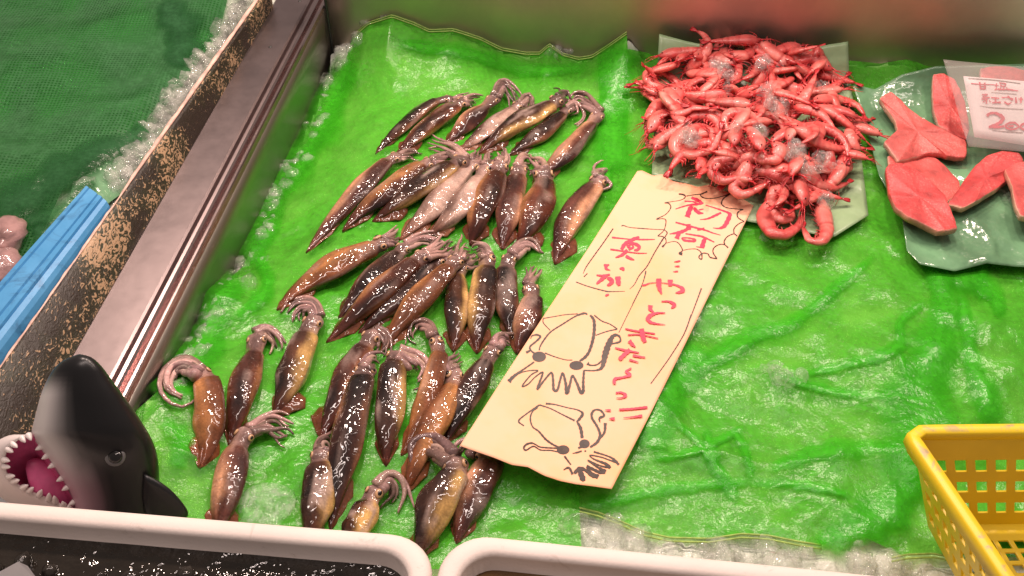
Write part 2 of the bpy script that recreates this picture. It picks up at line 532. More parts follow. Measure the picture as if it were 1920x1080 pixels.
# ------------------------------------------------------------------ the counter: directions and heights
YAW = math.radians(7.4)
ED = np.array([math.sin(YAW), math.cos(YAW), 0.0])      # away from the viewer along the steel rail
ER = np.array([math.cos(YAW), -math.sin(YAW), 0.0])     # to the right along the back wall
ZR = 0.07                                               # height of the rail above the ice
def QS(px, py, z):
    p = P(px, py, z)
    return float(p @ ER), float(p @ ED)
def W(q, s, z):
    return ER * q + ED * s + np.array([0, 0, z])
q_wall = QS(463, 300, ZR)[0] + 0.002
s_back = 0.5 * (QS(700, 104, 0.0)[1] + QS(1800, 146, 0.0)[1])
def zneed(px, py):
    """how high a point seen at a pixel must lie to be just in front of the back wall"""
    d = ray(px, py); t = (s_back - 0.010 - CAM @ ED) / (d @ ED)
    return float(CAM[2] + d[2] * t), float((CAM + d * t) @ ER)
_rise = sorted([(zneed(*p)[1], max(0.0, zneed(*p)[0] - 0.008)) for p in [(640, 80), (662, 66), (690, 42), (735, 28), (775, 42), (805, 56), (850, 54), (900, 70), (940, 90), (985, 98), (1012, 98), (1030, 86), (1055, 100), (1085, 108), (1110, 104), (1135, 88), (1175, 64), (1210, 96), (1240, 105), (1400, 108), (1560, 112), (1600, 112), (1650, 118), (1700, 110), (1740, 122), (1800, 128), (2000, 134)]])

def H(x, y):
    """top of the ice"""
    x = np.asarray(x, float); y = np.asarray(y, float)
    q = x * ER[0] + y * ER[1]; s = x * ED[0] + y * ED[1]
    z = 0.022 * fbm(x * 9, y * 9, 3, 3)
    z = z + np.interp(s, [-.40, -.33, -.249, -.198, -.141, -.113, -.076, 0.006, 0.06, 0.6], [.03, .046, .040, .018, .002, .006, .012, -.018, -.026, -.036]) * (1 - smooth(0.02, 0.15, q - q_wall))
    z = z * smooth(0.0, 0.12, s_back - s) + np.interp(q, [a for a, _ in _rise], [b_ for _, b_ in _rise]) * smooth(0.16, 0.005, s_back - s)
    z = z + 0.016 * fbm(x * 14, y * 14, 9, 2) * smooth(0.12, 0.3, x)
    return z

def HN(x, y):
    """top of the bright green net"""
    return H(x, y) + 0.006

# ---- steel counter with its rail and walls
counter = thing('display_counter', 'stainless steel display counter with a grooved rail and dull back wall', 'display counter', W(q_wall, s_back, 0))
mb = MB(); G = []
for z in np.linspace(-0.09, 0.42, 12):
    G.append([W(q, s_back + 0.006 * math.sin(q * 4.1 + 1) * (z + 0.09), z) for q in np.linspace(q_wall, 1.5, 40)])
mb.grid(G)
hang(solid(mb.build('back_wall', MAT['steel_wall'], None, recalc=False), 0.004, 1), counter)
mb = MB(); G = []
for z in (-0.09, -0.03, 0.03, ZR - 0.004):
    G.append([W(q_wall, s, z) for s in np.linspace(QS(225, 790, ZR)[1], s_back - 0.003, 40)])
mb.grid(G)
hang(solid(mb.build('side_wall', MAT['steel_side'], None, recalc=False), 0.004, -1), counter)
mb = MB(); mb.box((q_wall + 0.001, -0.75, -0.13), (1.5, s_back - 0.004, -0.095), 0, lambda p: W(*p))
hang(mb.build('floor_panel', MAT['steel_wall'], None, False), counter)
S_END = QS(225, 790, ZR)[1]
# rail profile (cross position from pixels on the line y = 300, then height)
def qr(px, z=ZR): return QS(px, 300, z)[0]
prof_flat = [(qr(345), ZR - 0.03), (qr(345), ZR), (qr(346) + 0.002, ZR + 0.002), (qr(424) - 0.002, ZR + 0.002), (qr(425), ZR), (qr(426), ZR - 0.008), (qr(436), ZR - 0.010)]
prof_lip = [(qr(436), ZR - 0.0105), (qr(439), ZR + 0.0005), (qr(445), ZR + 0.0015), (qr(447), ZR - 0.007), (qr(455), ZR - 0.008), (qr(457), ZR + 0.000), (qr(462), ZR + 0.0015), (q_wall - 0.0005, ZR - 0.003), (q_wall - 0.001, ZR - 0.03)]
def extrude(prof, s0, s1, n=30):
    return [[W(q, s, z) for q, z in prof] for s in np.linspace(s0, s1, n)]
mb = MB(); mb.grid(extrude(prof_flat, S_END, 1.1)); o = mb.build('rail', MAT['steel_rail'], None, False); hang(o, counter)
mb = MB(); mb.grid(extrude(prof_lip, S_END, 1.1)); o = mb.build('rail_groove', MAT['steel_edge'], None, False); hang(o, counter)
mb = MB()                                                   # welded corner seam
mb.tube([W(q_wall + 0.001, s_back - 0.004, z) for z in np.linspace(-0.08, 0.42, 10)], 0.0025, 6)
hang(mb.build('corner_seam', MAT['dark_floor'], None), counter)
for px, py in ((507, 88), (562, 2)):                        # two rivets on the rail
    mb = MB(); c = P(px, py, ZR + 0.002); mb.ball(c, (0.003, 0.003, 0.0012), 6, 10)
    hang(mb.build('rivet', MAT['dark_floor'], None), counter)

# ---- ice: one heap under the nets
def worley(x, y, cell, s):
    x = np.asarray(x) / cell; y = np.asarray(y) / cell
    i = np.floor(x).astype(np.int64); j = np.floor(y).astype(np.int64)
    best = np.full(x.shape, 9.0); hid = np.zeros(x.shape)
    for di in (-1, 0, 1):
        for dj in (-1, 0, 1):
            a = i + di; b = j + dj
            fx = a + _hash(a, b, s); fy = b + _hash(a, b, s + 7)
            d = np.hypot(x - fx, y - fy); m = d < best
            best = np.where(m, d, best); hid = np.where(m, _hash(a, b, s + 13), hid)
    return best, hid
xs = np.arange(-0.62, 1.25, 0.0055); ys = np.arange(-0.62, 0.66, 0.0055)
X, Y = np.meshgrid(xs, ys)
Q = X * ER[0] + Y * ER[1]; S = X * ED[0] + Y * ED[1]
F, Hd = worley(X, Y, 0.026, 4)
F2, Hd2 = worley(X, Y, 0.012, 14)
Z = H(X, Y) - 0.002 + 0.010 * (Hd - 0.7) * (1 - F) + 0.004 * (0.35 - F) + 0.004 * (Hd2 - 0.7) * (1 - F2)
ok = (Q > q_wall + 0.004) & (S < s_back - 0.004)
mask = ok[:-1, :-1] & ok[1:, :-1] & ok[:-1, 1:] & ok[1:, 1:]
mb = MB(); mb.grid(np.stack([X, Y, Z], -1), mask=mask)
tag(mb.build('crushed_ice', MAT['ice_bed'], None, True), 'crushed ice filling the counter under the bright green net', kind='stuff')

# loose lumps along the open edges of the ice
def lump(mb, c, r, k=0):
    n = 6; m = 9; rings = []
    ax = rng.normal(size=(3, 3)); ax, _ = np.linalg.qr(ax)
    sc = r * rng.uniform(0.45, 1.35, 3)
    for i in range(n + 1):
        t = np.pi * (0.04 + 0.92 * i / n); a = np.linspace(0, 2 * np.pi, m, endpoint=False)
        loc = np.stack([np.sin(t) * np.cos(a), np.sin(t) * np.sin(a), np.full(m, np.cos(t))], 1)
        loc = loc * sc * rng.uniform(0.82, 1.14, (m, 1))
        rings.append(np.asarray(c) + loc @ ax)
    mb.loft(rings, k)
mb = MB()
edge_px = [(690, 30), (668, 60), (640, 120), (618, 180), (600, 225), (572, 280), (545, 320), (520, 370), (500, 420), (470, 470), (455, 520), (420, 560), (395, 620), (370, 660), (330, 720)]
for p in lin(edge_px, 70):
    for _ in range(3):
        px = p[0] + rng.normal(-1, 8); py = p[1] + rng.normal(0, 9)
        c = hit(px, py, H, 0.002); lump(mb, c, rng.uniform(0.005, 0.014))
for px, py, n in ((1065, 97, 26), (700, 30, 8)):
    for _ in range(n):
        c = hit(px + rng.normal(0, 22), py + rng.normal(0, 4), H, 0.01); lump(mb, c, rng.uniform(0.004, 0.008))
for _ in range(150):                                         # bare ice in front of the net's lower hem
    px = rng.uniform(1075, 1760); py = rng.uniform(960, 1085)
    if py < np.interp(px, [1085, 1120, 1165, 1210, 1255, 1330, 1390, 1440, 1500, 1540, 1610, 1690, 1760], [962, 968, 986, 1008, 1018, 1022, 1014, 1018, 1030, 1036, 1036, 1052, 1052]) + 4: continue
    c = hit(px, py, H, 0.000); lump(mb, c, rng.uniform(0.006, 0.020))
tag(mb.build('ice_lumps', MAT['ice_lump'], None, True), 'loose wet ice lumps showing along the edges of the green net', kind='stuff')

# ---- bright green nets
def coons(top, bottom, left, right, nu, nv, fn):
    """a sheet between four edges given in photograph pixels, laid over a height field"""
    t = lin(top, nu); b = lin(bottom, nu); l = lin(left, nv); r = lin(right, nv)
    G = np.zeros((nv, nu, 2))
    for i in range(nv):
        v = i / (nv - 1)
        for j in range(nu):
            u = j / (nu - 1)
            G[i, j] = (1 - v) * t[j] + v * b[j] + (1 - u) * l[i] + u * r[i] - ((1 - u) * (1 - v) * t[0] + u * (1 - v) * t[-1] + (1 - u) * v * b[0] + u * v * b[-1])
    return G
def drape(Gpx, fn, add=0.0):
    out = np.zeros(Gpx.shape[:2] + (3,))
    f = Gpx.reshape(-1, 2)
    z = np.zeros(len(f))
    u = (f[:, 0] - 960) / FPX; v = -(f[:, 1] - 540) / FPX
    d = np.stack([u, SQ + v * SQ, -SQ + v * SQ], 1)
    for _ in range(8):
        t = (z - CAM[2]) / d[:, 2]; p = CAM + d * t[:, None]
        z = 0.5 * z + 0.5 * (fn(p[:, 0], p[:, 1]) + add)
    t = (z - CAM[2]) / d[:, 2]
    return (CAM + d * t[:, None]).reshape(Gpx.shape[0], Gpx.shape[1], 3)
def ridged(x, y, sc, s): return 1 - np.abs(2 * vnoise(x * sc, y * sc, s) - 1)
def wrinkle(x, y):
    w = 0.0022 * (ridged(x + 0.12 * fbm(x * 6, y * 6, 70), y, 13, 21) ** 5) + 0.0016 * ridged(x, y + 0.1 * fbm(x * 7, y * 7, 71), 24, 22) ** 4
    return HN(x, y) + w + 0.003 * fbm(x * 40, y * 40, 40, 2)
def wrinkle_r(x, y):
    return wrinkle(x, y) - 0.003 + 0.006 * ridged(x + 0.2 * fbm(x * 4, y * 4, 72), y, 6, 33) ** 6

topL = [(662, 66), (690, 42), (735, 28), (775, 42), (805, 56), (850, 54), (900, 70), (940, 90), (985, 98), (1012, 98), (1030, 82), (1055, 100), (1085, 108), (1110, 104), (1135, 88), (1175, 60)]
leftL = [(662, 66), (640, 140), (600, 232), (560, 290), (520, 352), (505, 400), (480, 455), (455, 500), (405, 545), (390, 600), (378, 640), (340, 690), (300, 730), (255, 770), (240, 900), (250, 1060)]
rightL = [(1175, 60), (1180, 140), (1176, 240), (1172, 340), (1150, 480), (1120, 640), (1095, 800), (1086, 940), (1092, 1060)]
botL = [(250, 1060), (700, 1070), (1092, 1060)]
net1 = thing('green_net', 'bright green net with stitched top hem lying beneath the squid', 'net', P(900, 600, 0))
mb = MB(); G = drape(coons(topL, botL, leftL, rightL, 170, 190, None), wrinkle); mb.grid(G)
o = mb.build('net_sheet', MAT['net'], None, True, False); hang(o, net1)
def hem(pts, fn, add, r, parent, gap=0.004, n=90):
    for k in (0, 1):
        mb = MB()
        q = lin(pts, n)
        W3 = drape((q + np.array([0, k * gap * 1000]))[None], fn, add)[0]
        mb.tube(W3, r, 5)
        hang(mb.build('hem', MAT['hem'], None), parent)
hem(topL, wrinkle, 0.0015, 0.0011, net1)

topR = [(1120, 100), (1180, 92), (1210, 98), (1240, 104), (1400, 108), (1560, 112), (1600, 114), (1650, 119), (1700, 111), (1740, 122), (1800, 128), (2080, 134)]
leftR = [(1120, 100), (1135, 400), (1085, 700), (1070, 930), (1085, 952)]
botR = [(1085, 952), (1120, 960), (1165, 978), (1210, 998), (1255, 1008), (1330, 1010), (1390, 1001), (1440, 1004), (1500, 1016), (1540, 1022), (1610, 1002), (1690, 1040), (1750, 1040), (2080, 1050)]
rightR = [(2080, 134), (2080, 1050)]
net2 = thing('green_net', 'bright green net with loose folds, lying bare right of the paper sign', 'net', P(1500, 700, 0))
mb = MB(); G = drape(coons(topR, botR, leftR, rightR, 190, 170, None), wrinkle_r); mb.grid(G)
o = mb.build('net_sheet', MAT['net'], None, True, False); hang(o, net2)
hem([(1085, 952)] + botR[1:10], wrinkle_r, 0.0015, 0.0011, net2, 0.007)
hem([(1672, 1046), (1700, 1040), (1750, 1038), (1790, 1046)], wrinkle_r, 0.003, 0.0011, net2, 0.007, 20)

def fold(pts, width, fn, parent, n=60, h=0.004, add=0.0025):
    """a doubled pleat of net: a low rounded strip over the sheet"""
    c = catmull(pts, n); t = np.gradient(c, axis=0); t /= np.linalg.norm(t, axis=1)[:, None] + 1e-9
    nn = np.stack([-t[:, 1], t[:, 0]], 1)
    wv = np.asarray(width, float)
    wv = np.interp(np.linspace(0, 1, n), np.linspace(0, 1, len(np.atleast_1d(wv))), np.atleast_1d(wv))
    wv = wv * (1 + 0.45 * (vnoise(np.arange(n) * 0.23, np.full(n, pts[0][0] * 0.1), 55) - 0.5))
    mb = MB(); G = []; A = []
    ends = smooth(0, 0.12, np.linspace(0, 1, n)) * smooth(1, 0.88, np.linspace(0, 1, n))
    for k in np.linspace(-1, 1, 11):
        rag = 1 + 0.5 * (vnoise(np.arange(n) * 0.35, np.full(n, 3 + np.sign(k) * 2), 58) - 0.5)
        q = c + nn * ((wv * 0.85 + 5) * k * rag)[:, None]
        G.append(drape(q[None], lambda x, y: fn(x, y) + add + h * (1 - k * k) * (0.2 + 0.8 * vnoise(x * 30, y * 30, 5)) * 0.7)[0])
        a = (1 - abs(k) ** 1.6) * ends
        A.append(np.stack([a, a, a], -1))
    mb.grid(G, 0, np.array(A).reshape(-1, 3))
    o = mb.build('fold', MAT['net_fold'], None, True, False)
    hang(o, parent)
for pts, w, h in [
    ([(1700, 410), (1742, 470), (1765, 540), (1762, 610), (1740, 680), (1728, 760), (1712, 850), (1700, 930)], (10, 26, 30, 54, 80, 84, 70, 40), 0.006),
    ([(1800, 540), (1810, 600), (1822, 680), (1850, 740), (1862, 800)], (6, 14, 22, 30, 20), 0.006),
    ([(1722, 470), (1800, 520), (1860, 540), (1880, 600)], (10, 40, 26, 4), 0.004),
    ([(1650, 470), (1560, 545), (1490, 600), (1420, 628), (1340, 672), (1280, 712)], (4, 10, 12, 16, 20, 10), 0.003),
    ([(1500, 704), (1590, 684), (1660, 664), (1688, 640), (1690, 600), (1745, 560)], (3, 7, 9, 12, 8, 4), 0.003),
    ([(1688, 660), (1706, 720), (1716, 760)], (4, 8, 4), 0.003),
    ([(1435, 886), (1480, 866), (1550, 846), (1620, 838), (1705, 842)], (5, 16, 20, 16, 8), 0.004),
    ([(1090, 948), (1180, 932), (1290, 912), (1420, 902)], (16, 12, 10, 5), 0.003),
    ([(1520, 1020), (1580, 1006), (1640, 972), (1700, 920), (1730, 880)], (8, 40, 60, 50, 20), 0.006),
    ([(1385, 940), (1362, 905), (1340, 870), (1322, 800)], (10, 16, 10, 4), 0.003),
    ([(1260, 790), (1300, 820), (1370, 905)], (3, 7, 6), 0.003),
    ([(1410, 900), (1400, 850), (1372, 800)], (6, 8, 3), 0.003),
    ([(1400, 905), (1520, 912), (1600, 930)], (8, 8, 3), 0.003),
    ([(1310, 640), (1290, 690), (1240, 760), (1210, 850)], (30, 40, 50, 40), 0.003),
    ([(1450, 700), (1540, 730), (1640, 740), (1720, 735)], (4, 8, 8, 8), 0.003),
    ([(1220, 860), (1290, 850), (1400, 800)], (8, 8, 3), 0.003),
    ([(1880, 300), (1840, 520), (1870, 560)], (4, 20, 4), 0.003),
]:
    fold(pts, w, wrinkle_r, net2, 50, h)
for pts, w, h in [
    ([(650, 90), (634, 150), (594, 240), (556, 300), (516, 360), (500, 410), (476, 462), (452, 505)], (22, 34, 40, 40, 36, 30, 30, 24), 0.003),
    ([(452, 508), (408, 560), (392, 620), (350, 690), (290, 750)], (30, 34, 40, 50, 40), 0.003),
    ([(1160, 78), (1152, 140), (1150, 230), (1152, 330)], (40, 46, 40, 30), 0.004),
    ([(1140, 265), (1136, 310), (1142, 350)], (6, 14, 4), 0.003),
    ([(480, 470), (500, 540), (440, 600)], (4, 18, 6), 0.003),
    ([(730, 80), (860, 96), (1000, 130), (1120, 120)], (6, 14, 12, 8), 0.003),
    ([(300, 790), (340, 820), (330, 880)], (10, 26, 12), 0.003),
]:
    fold(pts, w, wrinkle, net1, 50, h)

# ---- speckled divider board to the left of the rail
dv = thing('divider_board', 'speckled brown board with worn pale top edge beside the steel rail', 'divider board', P(200, 420, 0.08))
ZB = 0.105
e0, e1 = P(500, -22, ZB), P(-96, 830, ZB)
f0 = W(qr(345) - 0.0015, float(e0 @ ED), ZR - 0.012); f1 = W(qr(345) - 0.0015, float(e1 @ ED), ZR - 0.012)
mb = MB(); G = []
for i, t in enumerate(np.linspace(0, 1, 120)):
    a = e0 + (e1 - e0) * t; b = f0 + (f1 - f0) * t
    wob = 0.0016 * fbm(t * 40, 0.3, 60, 3)
    row = []
    for k in np.linspace(0, 1, 12):
        p = a + (b - a) * k; p = p + np.array([wob, 0, wob]) * (1 - k) + np.array([0, 0, 0.006 * math.sin(math.pi * k)])
        row.append(p)
    G.append(row)
mb.grid(G); o = mb.build('board_face', MAT['speckle'], None, True, False); hang(solid(o, 0.006, 1 if False else -1), dv)
mb = MB(); rings = []
for t in np.linspace(0, 1, 160):
    a = e0 + (e1 - e0) * t
    w = 0.0026 + 0.0014 * (vnoise(t * 60, 1, 3)) - 0.0018 * smooth(0.42, 0.6, t)
    wob = 0.0012 * fbm(t * 60, 0.3, 61, 3)
    c = a + np.array([-w * 0.6, 0, 0.001 + wob])
    rings.append([c + np.array([math.cos(q) * w, 0, math.sin(q) * (w * 0.6)]) for q in np.linspace(0, 2 * math.pi, 8, endpoint=False)])
mb.loft(rings); o = mb.build('board_edge', MAT['foam_edge'], None); hang(o, dv)

# ---- left tray: ice, dark net, plastic sheet
def HL(x, y):
    x = np.asarray(x, float); y = np.asarray(y, float)
    d = (x - (e0[0] + (e1[0] - e0[0]) * (y - e0[1]) / (e1[1] - e0[1])))
    return 0.062 + 0.03 * fbm(x * 7, y * 7, 80, 3) - 0.045 * smooth(-0.10, -0.01, d)
xs = np.arange(-1.35, -0.10, 0.008); ys = np.arange(-0.45, 1.1, 0.008)
X, Y = np.meshgrid(xs, ys)
D = X - (e0[0] + (e1[0] - e0[0]) * (Y - e0[1]) / (e1[1] - e0[1]))
F, Hd = worley(X, Y, 0.03, 5)
Z = HL(X, Y) - 0.004 + 0.014 * (Hd - 0.6) * (1 - F)
ok = D < -0.004
mb = MB(); mb.grid(np.stack([X, Y, Z], -1), mask=ok[:-1, :-1] & ok[1:, :-1] & ok[:-1, 1:] & ok[1:, 1:])
tag(mb.build('tray_ice', MAT['ice_bed'], None, True), 'crushed ice under the dark green net in the left tray', kind='stuff')
mb = MB()
for p in lin([(470, -10), (430, 60), (395, 120), (360, 175), (320, 225), (280, 265), (255, 310), (215, 350)], 60):
    for _ in range(3):
        c = hit(p[0] + rng.normal(-6, 16), p[1] + rng.normal(0, 10), HL, 0.003); lump(mb, c, rng.uniform(0.007, 0.02))
tag(mb.build('tray_ice_lumps', MAT['ice_lump'], None, True), 'wet ice lumps between the dark green net and the speckled board', kind='stuff')
def HLn(x, y): return HL(x, y) + 0.009 + 0.004 * ridged(x + 0.2 * fbm(np.asarray(x) * 4, np.asarray(y) * 4, 90), np.asarray(y), 9, 91) ** 4
dn = MB()
top = [(-420, -60), (440, -60)]; left = [(-420, -60), (-420, 900)]; right = [(440, -60), (412, 60), (375, 110), (330, 180), (270, 232), (235, 262), (200, 300), (120, 350), (40, 520)]
bot = [(-420, 900), (40, 520)]
dn.grid(drape(coons(top, bot, left, right, 110, 130, None), HLn))
dnr = thing('dark_green_net', 'dark green fine mesh net spread over ice in the tray at the upper left', 'net', P(150, 150, 0.07))
hang(dn.build('net_sheet', MAT['dark_net'], None, True, False), dnr)
MAT['dark_fold'] = net_mat('dark_net_fold', (0.032, 0.125, 0.045), (0.22, 0.5, 0.25), 0.5, 0.75, fade=True)
_nf = MAT['net_fold']; MAT['net_fold'] = MAT['dark_fold']
for pts, w, h in [([(-20, 405), (80, 350), (160, 300), (235, 266), (300, 220)], (40, 50, 44, 26, 8), 0.006), ([(300, 0), (340, 60), (330, 130)], (20, 50, 20), 0.003),
                  ([(60, 420), (90, 460), (60, 520)], (20, 30, 14), 0.005), ([(180, 330), (120, 390), (40, 420)], (12, 26, 12), 0.005)]:
    fold(pts, w, HLn, dnr, 40, h * 0.45, 0.0015)
MAT['net_fold'] = _nf
ps = MB()
ps.grid(drape(coons([(195, 262), (300, 240), (345, 250)], [(120, 420), (160, 420), (205, 380)], [(195, 262), (140, 330), (120, 420)], [(345, 250), (285, 320), (205, 380)], 30, 30, None), HLn, -0.004))
o = ps.build('plastic_sheet', MAT['green_plastic'], None, True, False)
recentre(o, P(250, 320, 0.05)); tag(o, 'smooth dull green plastic sheet beside the end of the blue bar', 'plastic sheet')
# strands of straw-coloured debris and the blue bar
mbz = 0.11
b0a, b0b = P(160, 347, mbz), P(206, 383, mbz)
b1a, b1b = P(-60, 592, mbz), P(-60, 738, mbz)
prof = [(0.0, -0.030), (0.0, -0.006), (0.03, 0.0), (0.14, 0.001), (0.17, -0.003), (0.20, 0.001), (0.50, 0.002), (0.53, -0.002), (0.56, 0.002), (0.70, 0.003), (0.73, -0.002), (0.76, 0.002), (0.88, 0.001), (0.94, -0.004), (1.0, -0.014), (1.02, -0.05)]
mb = MB(); rings = []
for i, t in enumerate(np.linspace(0, 1, 40)):
    a = b0a + (b1a - b0a) * t; b = b0b + (b1b - b0b) * t
    sh = 0.0 if i else 0.0
    rings.append([a + (b - a) * u + np.array([0, 0, h]) for u, h in prof] + [b + np.array([0, 0, -0.055]), a + np.array([0, 0, -0.055])])
mb.loft(rings); o = mb.build('blue_bar', MAT['blue'], None, False)
recentre(o, P(100, 500, 0.06)); tag(o, 'scuffed blue plastic bar with lengthwise ridges lying against the speckled board', 'plastic bar')
for (cx, cy, rx, ry, lab, seed) in ((12, 440, 0.022, 0.032, 'pale pink-grey seafood lump on the dark green net, behind the reddish lump', 1), (6, 500, 0.020, 0.028, 'reddish wet seafood lump on the dark green net close to the blue bar', 2)):
    mb = MB(); c = hit(cx, cy, HLn, 0.012); rings = []
    for i in range(15):
        t = math.pi * (0.02 + 0.96 * i / 14)
        ring = []
        for a in np.linspace(0, 2 * math.pi, 22, endpoint=False):
            d = np.array([math.sin(t) * math.cos(a), math.sin(t) * math.sin(a), math.cos(t)])
            rr = 1 + 0.7 * float(fbm(d[0] * 1.7 + seed * 5, d[1] * 1.7 + d[2] * 2.1, 95, 3))
            ring.append(c + d * np.array([rx, ry, 0.018]) * rr)
        rings.append(ring)
    mb.loft(rings); o = mb.build('seafood_lump', MAT['flesh'], None)
    recentre(o, c - np.array([0, 0, 0.018])); tag(o, lab, 'seafood', 'seafood lumps on the dark green net')

# ------------------------------------------------------------------ squid
PAL = {  # base, flank, dark stripe, tail, arms
 'brown':  ((0.150, 0.042, 0.022), (0.46, 0.21, 0.080), (0.012, 0.006, 0.006), (0.085, 0.018, 0.012)),
 'dark':   ((0.070, 0.024, 0.016), (0.30, 0.13, 0.065), (0.008, 0.005, 0.005), (0.055, 0.014, 0.011)),
 'gold':   ((0.120, 0.042, 0.020), (0.68, 0.42, 0.145), (0.010, 0.006, 0.006), (0.080, 0.018, 0.012)),
 'pale':   ((0.400, 0.240, 0.190), (0.56, 0.38, 0.310), (0.050, 0.022, 0.018), (0.200, 0.075, 0.045)),
 'orange': ((0.235, 0.078, 0.028), (0.42, 0.185, 0.065), (0.090, 0.030, 0.015), (0.150, 0.042, 0.018)),
 'rose':   ((0.190, 0.065, 0.045), (0.60, 0.31, 0.175), (0.030, 0.011, 0.010), (0.110, 0.028, 0.020)),
}
ARMC = np.array((0.30, 0.19, 0.17))
NK = 26
GROUP_SQ = 'squid laid in rows on the green net'
_t = np.array([0, .03, .08, .16, .26, .38, .50, .62, .74, .84, .92, .97, 1.0])
_r = np.array([.05, .13, .24, .42, .60, .80, .95, 1.0, .99, .93, .86, .82, .77])

def squid(label, collar, tail, w, head, arms, bend=0.0, off=0.0, pal='brown', lh=0.004, lt=0.0, fins=(1.0, 1.0), sw=0.20,
          spread=10, narms=8, armr=1.0, seed=None, eyes=(1, 1), armtone=1.0):
    sw = sw * 1.18
    rs = np.random.default_rng(int(collar[0] * 7 + collar[1] * 13 + tail[0]))
    collar = np.array(collar, float); tail = np.array(tail, float); head = np.array(head, float)
    ax = collar - tail; L = np.linalg.norm(ax); nrm = np.array([-ax[1], ax[0]]) / L
    mid = (collar + tail) / 2 + nrm * bend
    ts = np.linspace(0, 1, NK)
    ctrl = 2 * mid - 0.5 * (collar + tail)
    body = (1 - ts)[:, None] ** 2 * tail + 2 * ((1 - ts) * ts)[:, None] * ctrl + (ts ** 2)[:, None] * collar
    d0 = (collar - body[-2]); d0 /= np.linalg.norm(d0)
    body = body + nrm * (np.sin(ts * 5.5 + rs.uniform(0, 6)) * rs.uniform(0.4, 1.5) * np.sin(np.pi * ts))[:, None]
    hv = head - collar; hl = np.linalg.norm(hv)
    hp = []
    for k in np.linspace(0.10, 1, 8):
        hp.append(collar + d0 * hl * k * (1 - k) * 0.8 + hv * k)
    path = np.vstack([body, hp])
    prof = np.interp(ts, _t, _r)
    hr = np.array([.60, .58, .62, .67, .66, .60, .50, .40])
    prof = np.concatenate([prof, hr])
    n = len(path)
    # world points: every station rests on the net
    base = np.array([hit(p[0], p[1], HN, 0.008) for p in path[::5]])
    scale = np.interp(np.arange(n), np.arange(0, n, 5), [px2m(b) for b in base])
    R = w * 0.5 * scale * prof
    flat = rs.uniform(0.52, 0.64); w = w * 1.02
    tl = np.concatenate([ts, np.ones(8)])
    lift = lt + (lh - lt) * tl ** 1.3
    pts = np.zeros((n, 3))
    zz = HN(np.interp(np.arange(n), np.arange(0, n, 5), base[:, 0]), np.interp(np.arange(n), np.arange(0, n, 5), base[:, 1])) + lift + R * flat + 0.0005
    for i in range(n): pts[i] = P(path[i, 0], path[i, 1], zz[i])
    T = np.gradient(pts, axis=0); T /= np.linalg.norm(T, axis=1)[:, None]
    # the collar's lip: two stations nearly in one place
    K = 22; th = np.linspace(0, 2 * np.pi, K, endpoint=False)
    base_c, flank, dark, tailc = [np.array(q) for q in PAL[pal]]
    var = rs.uniform(0.85, 1.15)
    ph = rs.uniform(0, 10, 8)
    ths = math.pi / 2 - off * math.pi / 2
    rings = []; cols = []
    for i in range(n):
        S = np.cross(T[i], (0, 0, 1.0)); S /= np.linalg.norm(S); U = np.cross(S, T[i])
        t = i / (NK - 1) if i < NK else 1 + (i - NK + 1) * 0.06
        wr = 1 + 0.07 * np.sin(3 * th + ph[0] + t * 6) * min(1, t * 2) + 0.045 * np.sin(5 * th + ph[1] - t * 9) + 0.05 * math.sin(t * 11 + ph[6]) * min(1, t * 2)
        fl = flat + 0.06 * math.sin(t * 7 + ph[2])
        ring = pts[i] + R[i] * wr[:, None] * (np.cos(th)[:, None] * S + fl * np.sin(th)[:, None] * U)
        rings.append(ring)
        d = np.abs((th - ths + np.pi) % (2 * np.pi) - np.pi) / np.pi
        d = d + 0.05 * np.sin(t * 9 + ph[3]) + 0.03 * np.sin(t * 23 + ph[4])
        dk = np.exp(-(d / sw) ** 2) * smooth(0.02, 0.3, t) * (0.80 + 0.25 * math.sin(t * 8 + ph[5]))
        sd = smooth(0.24, 0.46, d) * (0.55 + 0.45 * vnoise(t * 7 + ph[6], th * 1.5, 77)) * smooth(0.12, 0.5, t)
        c = base_c[None] * 0.72 * var * (0.75 + 0.5 * vnoise(t * 9 + ph[0], th * 2, 78))[:, None]
        c = c + (flank - c) * np.clip(sd, 0, 1)[:, None]
        tlw = float(smooth(0.42, 0.10, t))
        c = c + (tailc * 0.85 - c) * (0.8 * tlw)
        c = c + (dark - c) * np.clip(dk, 0, 0.97)[:, None]
        # lengthwise streaks and thin silvery patches of the skin
        c = c * (0.62 + 0.76 * vnoise(th * 4.5 + ph[7], t * 2.2 + ph[2], 91))[:, None]
        sil = smooth(0.64, 0.86, vnoise(th * 2.6 + ph[5], t * 4.5 + ph[6], 92)) * smooth(0.25, 0.5, t) * (0.35 + 0.3 * (pal in ('pale', 'gold')))
        c = c + (np.array((0.42, 0.31, 0.27)) - c) * sil[:, None]
        if i >= NK:
            hc = ARMC * armtone * (0.7 + 0.5 * vnoise(t * 30 + ph[1], th * 2.5, 79))[:, None]
            hb = 0.55 * np.exp(-(d / 0.25) ** 2)[:, None]
            hc = hc * (1 - hb) + np.array((0.05, 0.022, 0.02)) * hb
            c = c + (hc - c) * min(1.0, 0.6 + 0.1 * (i - NK))
        cols.append(c)
    mb = MB()
    mb.loft(rings, 0, np.array(cols))
